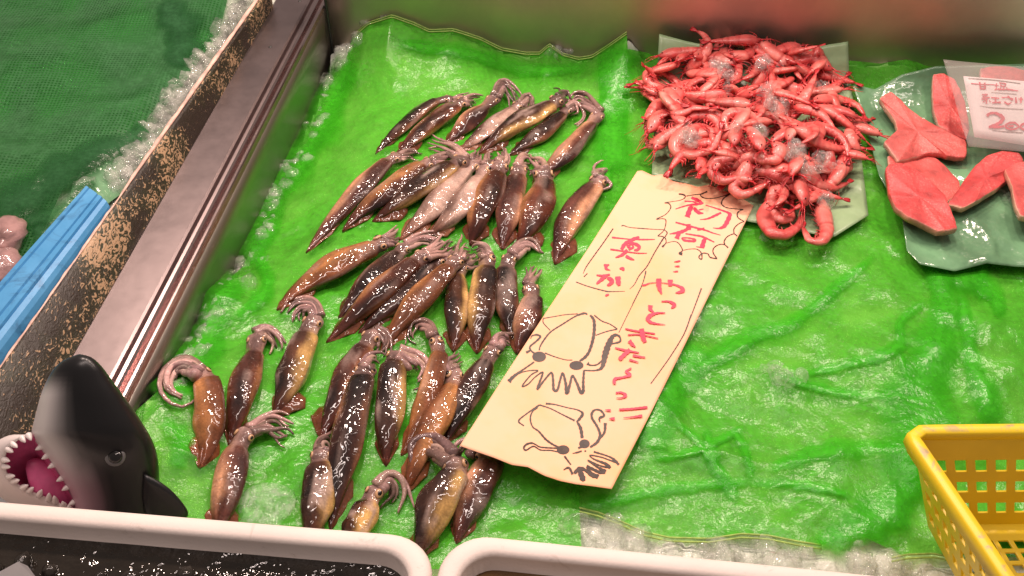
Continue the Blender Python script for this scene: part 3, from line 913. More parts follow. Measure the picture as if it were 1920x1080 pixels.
    # fins: a thin lens on each side of the tail third
    for sgn, fw in ((1, fins[0]), (-1, fins[1])):
        if fw <= 0: continue
        top = []; bot = []; fc = []
        for i in range(0, int(NK * 0.46)):
            t = i / (NK - 1)
            S = np.cross(T[i], (0, 0, 1.0)); S /= np.linalg.norm(S)
            ext = w * 0.5 * scale[i] * fw * (np.interp(t, [0, .05, .24, .36, .44], [.06, .30, .98, .80, .30]))
            ext = max(ext, R[i] * 0.6)
            a = []; b = []; cc = []
            for k in np.linspace(0, 1, 7):
                q = pts[i] + S * sgn * (R[i] * 0.3 + (ext - R[i] * 0.3) * k)
                zg = float(HN(q[0], q[1])) + lift[i] + 0.0012
                zc = pts[i][2] + R[i] * 0.25 * (1 - k)
                q = q.copy(); q[2] = zc + (zg - zc) * k ** 0.8 + 0.0012 * math.sin(t * 40 + ph[7]) * k
                th_ = 0.0016 * (1 - k) + 0.0004
                a.append(q + np.array([0, 0, th_])); b.append(q - np.array([0, 0, th_]))
                cc.append(tailc * (1.15 - 0.1 * k) * (0.8 + 0.5 * float(vnoise(t * 20, k * 4, 5))) + np.array((0.07, 0.035, 0.01)) * k)
            top.append(a + b[::-1]); fc.append(cc + cc[::-1])
        mb.loft(top, 0, np.array(fc))
    # arms
    hs = pts[-1]; m = 16
    cl = catmull([tuple(head)] + [tuple(q) for q in arms], m)
    tt = np.linspace(0, 1, m)
    dcl = np.gradient(cl, axis=0); dcl /= np.linalg.norm(dcl, axis=1)[:, None] + 1e-9
    ncl = np.stack([-dcl[:, 1], dcl[:, 0]], 1)
    for k in range(narms):
        u = (k + 0.5) / narms * 2 - 1
        ln = rs.uniform(0.62, 1.0)
        o0 = u * w * 0.17
        lat = o0 + u * spread * tt ** 1.1 + rs.normal(0, 3.0) * tt + spread * 0.55 * np.sin(tt * rs.uniform(3, 7) + rs.uniform(0, 6)) * tt
        q = np.stack([np.interp(tt * ln, tt, cl[:, 0]), np.interp(tt * ln, tt, cl[:, 1])], 1) + ncl * lat[:, None]
        r = w * 0.5 * scale[-1] * armr * rs.uniform(0.17, 0.31) * (1 - 0.78 * tt ** 0.9)
        hgt = (1 - tt) ** 1.5 * (pts[-1][2] - float(HN(hs[0], hs[1]))) * 0.8 + lh * 0.5 + r + 0.004 * rs.uniform(0, 1) * np.sin(tt * 3.1)
        W3 = drape(q[None], lambda x, y: HN(x, y) + hgt)[0]
        tone = ARMC * armtone * rs.uniform(0.40, 1.55) * np.array((1, rs.uniform(0.92, 1.05), rs.uniform(0.9, 1.05)))
        mb.tube(W3, r, 7, 0, np.array([tone * (0.85 + 0.35 * v) for v in vnoise(tt * 9, tt * 0 + k, 83)]))
    o = mb.build('squid', MAT['squid'], None)
    recentre(o, (pts[NK // 2][0], pts[NK // 2][1], float(HN(pts[NK // 2][0], pts[NK // 2][1]))))
    tag(o, label, 'squid', GROUP_SQ)
    # eyes
    i = NK + 3
    S = np.cross(T[i], (0, 0, 1.0)); S /= np.linalg.norm(S); U = np.cross(S, T[i])
    for sgn, e in ((1, eyes[0]), (-1, eyes[1])):
        if not e: continue
        up = 0.55 if e == 1 else 0.95
        dirn = sgn * math.cos(up) * S + math.sin(up) * U
        c = pts[i] + R[i] * (math.cos(up) * sgn * S + flat * math.sin(up) * U) * 0.93
        rr = R[i] * (0.34 if e == 1 else 0.48)
        z = dirn / np.linalg.norm(dirn); x = T[i] - z * (T[i] @ z); x /= np.linalg.norm(x); y = np.cross(z, x)
        eb = MB()
        eb.ball(c, (rr, rr * 0.85, rr * 0.45), 8, 14, 0, (x, y, z))
        eb.ball(c + z * rr * 0.22, (rr * 0.62, rr * 0.5, rr * 0.34), 8, 14, 1, (x, y, z))
        eo = eb.build('eye', [MAT['eye_ring'], MAT['eye_black']], None)
        eo.parent = o; eo.matrix_parent_inverse = Matrix.Translation(o.location).inverted()
    return o

# ---- back row, left to right
squid('thin dark squid at the left end of the back row, tip pointing left', (815, 192), (704, 290), 30, (850, 188), [(868, 184), (884, 186)], -7, -0.2, 'dark', fins=(.8, .9), spread=5)
squid('squid with black stripe and orange flank, second from left in the back row', (852, 201), (741, 294), 40, (872, 190), [(886, 188), (900, 196)], -4, 0.05, 'brown', 0.006, spread=7, sw=0.16)
squid('short squid whose head stands highest in the back row', (905, 205), (836, 270), 40, (930, 180), [(942, 158), (958, 176), (968, 196)], -2, 0.5, 'rose', 0.010, spread=8, armtone=0.7)
squid('narrow pale pink squid tucked under its striped neighbour in the back row', (958, 208), (855, 285), 36, (976, 196), [(990, 184), (986, 200), (972, 214)], 3, -0.6, 'pale', 0.000, spread=6)
squid('long squid with black upper side and golden lower side in the back row', (1030, 199), (897, 289), 46, (1048, 184), [(1060, 176), (1052, 186)], -6, -0.35, 'gold', 0.010, spread=8, fins=(1.05, .9), armtone=0.6)
squid('small squid with a patch of glints, second from right in the back row', (1050, 218), (955, 291), 38, (1064, 204), [(1078, 196), (1086, 214), (1070, 224)], 2, -0.1, 'dark', 0.004, spread=9)
squid('pinkish squid at the right end of the back row with folded back arms', (1106, 237), (998, 344), 40, (1124, 212), [(1108, 196), (1086, 182), (1072, 196), (1086, 210)], 3, 0.7, 'rose', 0.006, spread=9, armr=1.2)
# ---- second row
squid('long squid at the left end of the second row, dark tip lowest', (722, 306), (574, 474), 42, (752, 294), [(772, 288), (790, 292)], -3, 0.55, 'rose', 0.004, spread=7, fins=(.85, 1.0), sw=0.24)
squid('smooth red-brown squid with rounded shoulder, second from left in the second row', (788, 314), (642, 434), 46, (812, 304), [(838, 296), (860, 292)], -7, 0.85, 'brown', 0.012, spread=6, fins=(.9, .85), sw=0.26)
squid('squid with a bright yellow streak along its lower flank in the second row', (842, 313), (698, 416), 50, (872, 300), [(850, 286), (826, 275), (798, 274)], -2, -0.1, 'gold', 0.008, spread=10, fins=(1.25, .7))
squid('pale grey-mauve squid with dark left edge in the middle of the second row', (870, 324), (748, 452), 50, (888, 306), [(900, 294), (906, 290)], 2, -0.75, 'pale', 0.002, spread=8, sw=0.14)
squid('palest pink squid lying belly up in the second row', (898, 340), (800, 444), 50, (912, 312), [(920, 298), (930, 288)], 7, -0.8, 'pale', 0.012, spread=9, sw=0.12, eyes=(2, 1))
squid('red-brown squid with orange neck and one white glint in the second row', (930, 330), (882, 462), 54, (938, 306), [(946, 296), (930, 286)], -3, 0.35, 'brown', 0.012, spread=9, armtone=1.1)
squid('squid with black shoulders and pinkish tail, second from right in the second row', (970, 335), (942, 470), 50, (972, 314), [(984, 300), (1000, 298)], -4, -0.15, 'rose', 0.004, spread=9)
squid('broad squid with wide spread brown fins closing the second row', (1020, 344), (966, 464), 58, (1018, 322), [(1004, 310), (990, 308)], 9, 0.2, 'brown', 0.008, spread=12, fins=(1.3, .7), sw=0.12)
squid('lone squid lying apart beside the top left of the paper sign', (1112, 352), (1040, 497), 52, (1124, 336), [(1130, 328), (1134, 330)], -10, -0.55, 'rose', 0.000, spread=22, fins=(1.25, .8), armr=1.3)
# ---- third row
squid('bright orange-brown squid pointing left at the start of the third row', (694, 466), (519, 582), 56, (722, 452), [(738, 444), (752, 440)], -12, 0.9, 'orange', 0.008, spread=6, fins=(1.0, .9), sw=0.10, eyes=(1, 2))
squid('dark narrow squid second from left in the third row', (742, 480), (634, 600), 46, (762, 460), [(790, 448), (826, 450), (846, 456)], -4, 0.1, 'dark', 0.004, spread=6)
squid('long brown squid with a bright wet ridge reaching furthest down the third row', (772, 494), (612, 643), 50, (800, 478), [(826, 464), (848, 456)], -2, 0.3, 'brown', 0.010, spread=9, fins=(1.05, .9))
squid('dusky squid under the arms of its neighbours in the left half of the third row', (806, 500), (672, 626), 46, (830, 484), [(846, 470), (862, 464)], 2, 0.1, 'dark', 0.000, spread=9)
squid('squid with orange left flank and pointed tail, centre of the third row', (838, 506), (713, 662), 50, (862, 484), [(870, 468), (880, 462)], -6, 0.35, 'orange', 0.012, spread=9, sw=0.20)
squid('upright grey-brown squid with a golden right edge in the third row', (856, 522), (850, 660), 48, (872, 496), [(888, 490), (900, 484)], 3, -0.3, 'gold', 0.002, spread=8)
squid('shining squid with a pale yellow left flank in the third row', (912, 506), (894, 664), 52, (914, 480), [(904, 466), (888, 476)], -4, 0.45, 'gold', 0.012, spread=8, fins=(1.0, 1.0), eyes=(2, 1))
squid('dark squid with a mauve bulb of folded arms, third row near the sign', (948, 508), (962, 642), 46, (962, 478), [(984, 460), (1004, 468), (998, 484)], -2, 0.0, 'dark', 0.004, spread=10, armr=1.5, fins=(.8, .9))
squid('squid against the left edge of the sign with raised arms in the third row', (998, 562), (968, 664), 50, (990, 534), [(998, 512), (1004, 498)], 2, 0.4, 'rose', 0.004, spread=7, eyes=(1, 1))
# ---- fourth row
squid('squid at the far left with pale arms rolled into a bulb', (386, 716), (374, 880), 60, (372, 700), [(352, 686), (324, 694), (318, 722), (340, 742), (356, 732)], 14, 0.75, 'orange', 0.006, spread=13, armr=1.45, armtone=1.3, fins=(.7, 1.15))
squid('upright dull brown squid second from the left, arms hanging on its right', (474, 668), (430, 838), 56, (482, 628), [(500, 620), (518, 640), (516, 668)], -3, 0.0, 'brown', 0.002, spread=9, armr=1.2, fins=(.75, .75))
squid('squid with a shining yellow-grey flank and an olive fin spread right', (572, 634), (512, 782), 60, (594, 594), [(586, 572), (560, 572), (546, 592), (546, 610)], 3, -0.5, 'gold', 0.004, spread=10, fins=(1.5, .7), sw=0.24)
squid('squid with an olive fin spread left over the net, fourth row', (680, 656), (603, 824), 56, (702, 624), [(716, 632), (720, 654), (712, 668)], -4, -0.3, 'brown', 0.002, spread=10, fins=(.7, 1.5))
squid('longest dark squid in the middle, tail hidden by the foam box', (680, 712), (620, 994), 62, (686, 690), [(696, 676), (716, 684)], -6, -0.1, 'dark', 0.010, spread=9, fins=(1.05, .9), sw=0.28)
squid('black-backed squid with a cream right flank and an arm curled in a ring', (738, 684), (724, 876), 58, (746, 662), [(768, 672), (790, 684), (784, 706), (770, 706)], -3, -0.25, 'gold', 0.008, spread=11, armr=1.2, sw=0.30, fins=(.8, .8))
squid('slim curved squid with arms coiled in a pale loop, fourth row', (822, 668), (752, 856), 44, (812, 630), [(804, 612), (780, 608), (772, 630), (784, 640)], 9, 0.55, 'orange', 0.006, spread=10, armr=1.3, eyes=(2, 2))
squid('bronze squid with an amber eye and straight golden edge, fourth row', (846, 728), (758, 930), 54, (850, 694), [(846, 682), (866, 672)], -4, -0.8, 'orange', 0.006, spread=8, sw=0.12, eyes=(1, 2))
squid('dark squid beside the sign with a fan of grey arms, fourth row', (908, 684), (838, 832), 52, (930, 650), [(942, 638), (954, 652)], -5, 0.1, 'dark', 0.008, spread=14, armr=1.4)
# ---- front row
squid('squid with a bright orange collar and stretched arms next to the toy orca', (442, 846), (408, 1012), 62, (470, 808), [(500, 796), (530, 800), (556, 806)], -2, 0.6, 'rose', 0.004, spread=20, eyes=(1, 1), armtone=1.2)
squid('squid with blue-white glints standing alone in the front row', (600, 876), (578, 1030), 64, (604, 846), [(608, 834), (622, 836)], 3, -0.35, 'gold', 0.002, spread=10, fins=(.7, .7), sw=0.26, eyes=(1, 1))
squid('smallest pale squid with a big black eye by the foam box', (690, 948), (648, 1030), 60, (708, 914), [(730, 896), (744, 906), (748, 930), (740, 962)], -2, -0.6, 'gold', 0.004, spread=16, armr=1.2, eyes=(2, 1), armtone=1.1, sw=0.10)
squid('big squid with a black left side and a broad yellow streak, front row', (850, 894), (780, 1050), 74, (846, 862), [(824, 842), (796, 838), (784, 862), (804, 878)], -5, -0.55, 'gold', 0.008, spread=15, armr=1.4, sw=0.34, fins=(.8, .8))
squid('big squid with a black right side under the lower edge of the sign', (918, 868), (856, 1020), 66, (892, 844), [(872, 840), (866, 858)], -6, 0.5, 'rose', 0.000, spread=9, sw=0.30, fins=(.8, .8))

# ------------------------------------------------------------------ the paper sign
_A = []
for (px, py, z) in ((1195, 322, .013), (1412, 385, .010), (865, 835, .040), (1145, 915, .014), (1030, 578, .036), (1280, 650, .011)):
    p = P(px, py, z); _A.append((p[0], p[1], 1.0, p[2]))
_A = np.array(_A); _pl = np.linalg.lstsq(_A[:, :3], _A[:, 3], rcond=None)[0]
_sdir = P(865, 835, .02) - P(1195, 322, .02); _slen = np.linalg.norm(_sdir[:2]); _sdir = _sdir / _slen
_s0 = P(1195, 322, .012)
def HP(x, y):
    x = np.asarray(x, float); y = np.asarray(y, float)
    s = ((x - _s0[0]) * _sdir[0] + (y - _s0[1]) * _sdir[1]) / _slen
    q = (x - _s0[0]) * -_sdir[1] + (y - _s0[1]) * _sdir[0]
    z = _pl[0] * x + _pl[1] * y + _pl[2] + 0.004 * np.sin(s * 5.2 + q * 9) + 0.0025 * fbm(x * 10, y * 10, 120, 2) + 0.006 * smooth(0.9, 1.03, s)
    f = HN(x, y) + 0.009
    return 0.5 * (z + f + np.sqrt((z - f) ** 2 + 1e-5))
topS = [(1195, 321), (1204, 320), (1225, 330), (1243, 327), (1262, 340), (1290, 345), (1309, 351), (1330, 346), (1352, 356), (1385, 368), (1413, 386)]
botS = [(862, 836), (890, 846), (925, 858), (960, 872), (990, 876), (1020, 892), (1050, 902), (1080, 908), (1112, 912), (1147, 917)]
leftS = [(1195, 321), (1110, 455), (1000, 622), (930, 730), (862, 836)]
rightS = [(1413, 386), (1350, 512), (1280, 655), (1215, 785), (1147, 917)]
sign = thing('paper_sign', 'cream paper strip hand lettered in red with two squid drawings', 'sign', hit(1140, 620, HP))
mb = MB(); mb.grid(drape(coons(topS, botS, leftS, rightS, 50, 110, None), HP))
o = mb.build('paper_sheet', MAT['paper'], None, True, False); hang(solid(o, 0.0004, -1), sign)
SETS = {'A': (1220, 340, 6.75), 'B': (1080, 410, 6.75), 'C': (1130, 470, 6.75), 'D': (1100, 590, 4.91), 'E': (940, 570, 6.0), 'F': (960, 740, 6.0), 'G': (1760, 100, 5.68)}
class Ink:
    def __init__(self, fn): self.mb = MB(); self.fn = fn; self.k = 0
    def stroke(self, S, pts, mat=0):
        ox, oy, sc = SETS[S]
        p = np.array([q if len(q) == 3 else (q[0], q[1], 14) for q in pts], float)
        p = np.stack([ox + p[:, 0] / sc, oy + p[:, 1] / sc, p[:, 2] / sc], 1)
        ln = np.sum(np.linalg.norm(np.diff(p[:, :2], axis=0), axis=1))
        n = int(max(8, min(400, ln / 1.1)))
        c = catmull(p, n); w = np.maximum(c[:, 2], 0.8)
        w = w * (1 + 0.12 * np.sin(np.arange(n) * 0.9 + self.k))
        t = np.gradient(c[:, :2], axis=0); t /= np.linalg.norm(t, axis=1)[:, None] + 1e-9
        nn = np.stack([-t[:, 1], t[:, 0]], 1)
        g = np.stack([c[:, :2] + nn * w[:, None] * 0.5, c[:, :2] - nn * w[:, None] * 0.5], 0)
        self.k += 1
        off = 0.0005 + 0.00003 * self.k
        self.mb.grid(self.fn(g, off), mat)
    def disc(self, S, x, y, rx, ry, mat=0):
        ox, oy, sc = SETS[S]; a = np.linspace(0, 2 * np.pi, 25)
        g = np.stack([np.stack([ox + (x + k * rx * np.cos(a)) / sc, oy + (y + k * ry * np.sin(a)) / sc], 1) for k in (0.02, 1)], 0)
        self.k += 1
        self.mb.grid(self.fn(g, 0.0005 + 0.00003 * self.k), mat)
def onsign(g, off): return drape(g, HP, off)
def part(name, mat, items, parent, fn):
    k = Ink(fn)
    for S, *pts in items:
        if pts[0] == 'disc': k.disc(S, *pts[1:])
        else: k.stroke(S, pts)
    o = k.mb.build(name, mat, None, False, False)
    hang(o, parent)
    return o
part('red_lettering', MAT['ink_red'], [
 ('A', (515,205,30),(590,238,45),(668,280,20)), ('A', (430,252,18),(540,258,18),(600,288,26),(668,279,16)),
 ('A', (315,350,12),(400,322,16),(500,297,22),(590,290,30),(640,282,20)), ('A', (520,310,56),(490,370,60),(462,452,66)),
 ('A', (545,335,40),(600,392,44),(668,405,14)), ('A', (605,362,16),(668,350,14)),
 ('A', (695,300,12),(840,345,16),(985,398,28),(1002,425,50),(968,510,56),(925,572,46),(860,595,20),(790,588,8)),
 ('A', (892,395,22),(820,430,30),(720,472,20),(625,483,6)),
 ('A', (315,518,18),(400,540,20),(540,578,22),(700,620,20),(780,650,14),(885,680,7)),
 ('A', (478,540,56),(482,615,60)), ('A', (590,612,26),(680,596,26)), ('A', (470,602,32),(380,640,40),(240,665,8)),
 ('A', (358,648,50),(330,725,56)), ('A', (440,660,12),(560,680,18),(660,700,22),(805,768,12)),
 ('A', (390,715,14),(430,745,26),(550,755,26),(562,735,22),(480,715,14),(400,712,14)), ('A', (692,712,44),(665,780,56),(650,842,58)), ('A', (575,825,6),(650,835,16)),
 ('B', (455,235,20),(580,248,12),(700,258,10),(850,262,16),(1000,260,6)), ('B', (802,230,22),(740,252,40),(660,290,44),(610,330,46),(578,388,44)),
 ('B', (640,296,28),(730,312,34),(795,345,42),(785,388,36),(735,398,20)), ('B', (640,345,16),(700,322,18),(722,360,26),(665,388,30)), ('B', (648,352,30),(690,352,26)),
 ('B', (435,385,18),(540,400,16),(700,425,14),(800,435,12),(900,435,6)), ('B', (650,395,44),(585,455,36),(500,490,12)), ('B', (630,470,34),(680,498,34),(738,520,12)),
 ('B', (352,585,20),(420,582,16)), ('B', (388,578,44),(378,625,32),(435,652,5)), ('B', (550,628,8),(590,630,44),(606,655,14)),
 ('B', (260,712,16),(330,718,22),(430,705,20)), ('B', (395,710,30),(345,748,48),(260,822,22)), ('B', (395,745,30),(452,775,54),(436,822,46),(392,842,14)),
 ('B', (530,730,66),(534,790,62),(548,845,40)), ('B', (370,972,12),(395,962,26),(418,955,12)),
 ('C', (905,138,6),(950,133,18),(985,125,8)), ('C', (910,196,6),(950,195,18),(974,195,10)), ('C', (890,263,6),(930,260,14),(956,258,10)),
 ('C', (500,435,16),(540,430,18),(600,408,10),(700,402,8),(800,410,10),(900,425,18),(980,455,30),(1018,492,52),(985,520,40),(922,532,10)),
 ('C', (710,352,64),(712,440,60),(728,500,42),(748,548,10)), ('C', (856,366,62),(855,446,44)),
 ('C', (745,640,14),(830,640,22),(890,665,42),(905,695,46),(868,724,14)),
 ('C', (605,690,60),(603,735,46),(645,778,18)), ('C', (792,785,12),(690,787,24),(610,815,46),(572,855,52),(600,900,38),(680,922,20),(795,934,5)),
 ('D', (355,128,12),(450,148,15),(630,175,12)), ('D', (380,185,12),(490,182,12),(658,217,9)), ('D', (505,128,40),(515,195,44),(538,252,34)), ('D', (392,238,34),(420,272,30),(448,297,12)),
 ('D', (262,303,12),(350,325,18),(482,349,12)), ('D', (398,320,36),(345,368,36),(300,412,36)), ('D', (425,373,22),(480,384,18),(540,392,10)), ('D', (393,413,20),(478,438,8)),
 ('D', (412,490,12),(362,522,18),(402,553,26),(330,575,16),(258,592,26),(257,638,26)), ('D', (268,718,14),(320,715,17),(362,742,24),(320,765,12),(275,766,8)),
 ('D', (300,872,18),(420,865,18),(560,850,22)), ('D', (338,948,6),(430,940,14),(512,929,26)), ('D', (168,876,6),(222,879,22)), ('D', (205,955,5),(258,956,32)),
], sign, onsign)
part('burst_outline', MAT['ink_black'], [
 ('A', (355,160,18),(400,165,22),(437,184,18),(425,215,12),(370,240,9),(280,255,8),(180,272,12),(230,280,14),(255,320,15),(235,370,12),(180,425,10),(75,478,14),(150,472,10),(192,492,14),(185,570,12),(160,630,11),(90,692,14)),
 ('A', (-5,605,8),(100,610,8),(170,615,10),(208,650,16),(190,690,14),(178,710,10)), ('A', (90,692,12),(160,700,12),(190,730,14),(192,780,13),(145,832,28)),
 ('A', (195,782,8),(290,760,8),(350,780,12),(392,840,14),(400,880,16),(365,912,28),(402,922,34)),
 ('A', (410,872,8),(500,856,8),(590,860,11),(640,908,16),(612,950,16),(618,975,16),(648,980,18),(655,912,15),(725,918,14),(752,960,17),(842,980,14)), ('A', (840,978,14),(792,905,16),(798,845,15),(860,802,12),(930,800,12),(982,840,18)),
 ('A', (940,800,14),(930,760,17),(970,700,14),(1050,665,12),(1095,692,16)), ('A', (1055,662,14),(1055,600,15),(1110,540,12),(1185,505,12)), ('A', (1180,505,12),(1110,462,14),(1095,410,17),(1130,370,12),(1172,355,12)),
 ('A', (1172,355,12),(1050,345,8),(950,328,11),(898,285,15),(920,220,14),(1010,150,24)), ('A', (1005,155,14),(930,182,10),(800,213,8),(690,212,10),(640,190,15),(628,165,14)), ('A', (630,165,12),(715,128,16)), ('A', (450,185,9),(540,170,8),(640,160,9)),
], sign, onsign)
part('black_rule', MAT['ink_black'], [
 ('B', (575,95,12),(600,86,13),(680,110,9),(850,125,13),(1000,135,8),(1110,140,9)), ('B', (470,125,16),(350,300,15),(220,480,15),(130,610,14),(90,695,7)), ('B', (145,692,14),(100,735,14)),
 ('B', (1112,238,20),(1000,420,15),(900,600,15),(800,720,14),(740,830,11),(680,890,6)), ('B', (885,660,18),(870,730,15),(830,850,11),(715,1080,9)), ('B', (0,800,12),(150,855,12),(370,915,15),(450,922,11),(620,918,5)),
 ('C', (500,440,10),(350,740,10),(205,1035,9)), ('C', (1250,475,18),(1190,640,15),(1110,850,13),(1020,1080,12)), ('D', (962,0,12),(900,170,10),(780,370,10),(660,540,9),(590,634,9)),
], sign, onsign)
part('squid_drawing', MAT['ink_black'], [
 ('E', (970,118,14),(930,105,26),(830,140,18),(700,220,18),(560,310,17),(490,390,21),(440,470,17),(425,522,14)), ('E', (470,162,12),(600,140,10),(720,120,10),(860,110,12)), ('E', (470,165,14),(475,215,12),(550,297,10)),
 ('E', (1000,125,24),(1040,180,34),(1046,280,36),(1030,400,36),(990,530,32),(940,600,34),(880,642,22)), ('E', (1045,125,16),(1130,190,14),(1220,225,12),(1305,280,14)), ('E', (1305,282,14),(1190,307,12),(1060,352,12)),
 ('E', (490,550,15),(600,592,11),(720,626,9),(800,630,10)), ('E', 'disc', 425, 592, 78, 58), ('E', 'disc', 845, 690, 80, 50),
 ('E', (330,388,12),(345,357,14),(400,345,20),(438,368,24),(390,420,20),(322,480,20),(340,530,18),(390,560,16)), ('E', (280,545,32),(325,522,14)),
 ('E', (370,650,16),(240,740,18),(140,810,30),(85,872,46)),
 ('E', (125,840,14),(200,780,10),(300,750,9),(412,748,13),(330,800,14),(236,920,16),(300,900,14),(380,820,12),(465,768,20),(430,880,24),(408,952,28),(480,860,20),(562,772,22),(582,850,26),(590,962,30),(632,962,26),(660,860,24),(690,778,24),(722,880,30),(738,998,42),(772,900,28),(800,806,24),(850,890,28),(890,985,38),(920,985,36),(922,870,28),(930,745,24)),
 ('E', (930,745,12),(1060,745,15),(1135,705,40),(1170,560,70),(1220,420,60),(1268,352,36),(1325,360,22),(1335,420,22),(1240,447,14)), ('E', (968,665,38),(1000,686,14),(1070,682,14),(1130,640,20)),
], sign, onsign)
part('squid_drawing', MAT['ink_black'], [
 ('F', (135,352,14),(75,296,20),(160,218,17),(310,115,22)), ('F', (310,115,18),(430,155,15),(560,220,15),(705,292,22)), ('F', (380,100,24),(480,110,15),(620,145,13),(740,172,15),(795,212,30),(768,262,32),(730,305,24)),
 ('F', (730,300,20),(772,380,38),(790,490,34)), ('F', (290,145,14),(230,190,16),(206,270,19),(232,360,17),(300,412,20),(380,502,24),(460,560,22),(530,592,20)),
 ('F', 'disc', 575, 620, 72, 52), ('F', 'disc', 815, 552, 60, 50), ('F', (790,580,30),(745,602,24)), ('F', (680,660,6),(740,648,20),(785,632,16)), ('F', (815,632,20),(835,634,14)),
 ('F', (520,602,15),(330,590,15),(270,562,13),(220,543,20),(160,560,22),(132,600,20),(160,622,17),(242,580,16),(320,620,13),(430,625,13),(520,642,13)), ('F', (590,690,22),(662,787,16)),
 ('F', (880,590,20),(960,530,32),(990,450,30),(960,360,26),(900,260,26),(902,200,28),(940,168,17),(1000,178,21),(1036,235,24),(985,262,26),(990,312,10)), ('F', (1050,318,34),(1040,420,26),(985,495,24)),
 ('F', (920,640,20),(1080,690,15),(1150,730,26),(1202,787,28)), ('F', (1180,760,26),(1100,735,14),(1000,700,13),(880,680,15),(920,722,15),(1060,780,32),(1105,825,36)), ('F', (1090,815,26),(1000,800,16),(850,735,17)),
 ('F', (850,735,15),(940,800,18),(1055,865,42)), ('F', (1050,868,34),(980,868,34),(840,800,26)), ('F', (840,810,22),(900,880,22),(972,922,46)), ('F', (965,925,34),(895,908,30),(830,850,32),(760,830,44),(700,882,32)),
 ('F', (580,842,10),(640,820,22),(682,892,26)), ('F', (760,850,50),(792,930,64),(812,968,36)),
], sign, onsign)

# ------------------------------------------------------------------ shrimp on their paper
def HSP(x, y):
    x = np.asarray(x, float); y = np.asarray(y, float)
    s = x * ED[0] + y * ED[1]
    return H(x, y) + 0.013 + 0.045 * smooth(0.055, 0.0, s_back - s - 0.02) + 0.004 * fbm(x * 14, y * 14, 140, 2) + 0.003 * ridged(x + y * 0.4, y, 11, 141) ** 4
def sheet(name, label, edges, fn, mat, nu=50, nv=50, cat='paper', t=0.0006):
    mb = MB(); mb.grid(drape(coons(*edges, nu, nv, None), fn))
    o = mb.build(name, mat, None, True, False); solid(o, t, -1)
    c = np.mean(np.array([v.co[:] for v in o.data.vertices]), axis=0); recentre(o, c)
    return tag(o, label, cat)
sheet('green_paper', 'dull grey-green paper sheet crumpled under the heap of pink shrimp', ([(1236, 64), (1290, 78), (1400, 100), (1500, 92), (1590, 78)], [(1222, 328), (1290, 345), (1400, 415), (1500, 434), (1562, 446), (1628, 404)], [(1236, 64), (1230, 170), (1222, 328)], [(1590, 78), (1592, 140), (1612, 270), (1628, 404)]), HSP, MAT['green_paper'])
def HMP(x, y): return HSP(x, y) + 0.004 + 0.010 * smooth(0.3, 0.5, np.asarray(x)) * 0 + 0.005 * fbm(np.asarray(x) * 22, np.asarray(y) * 22, 150, 2) + 0.005 * ridged(np.asarray(x) + 0.1 * fbm(np.asarray(x) * 9, np.asarray(y) * 9, 152), np.asarray(y), 17, 151) ** 4
sheet('green_wrapper', 'glossy crinkled grey-green wrapper under the salmon slices', ([(1598, 158), (1640, 168), (1690, 140), (1755, 124), (2000, 118)], [(1700, 470), (1725, 496), (1790, 509), (1850, 494), (1900, 500), (2000, 505)], [(1598, 158), (1622, 230), (1648, 330), (1690, 400), (1700, 470)], [(2000, 118), (2000, 505)]), HMP, MAT['green_plastic'], 70, 70, 'wrapper')

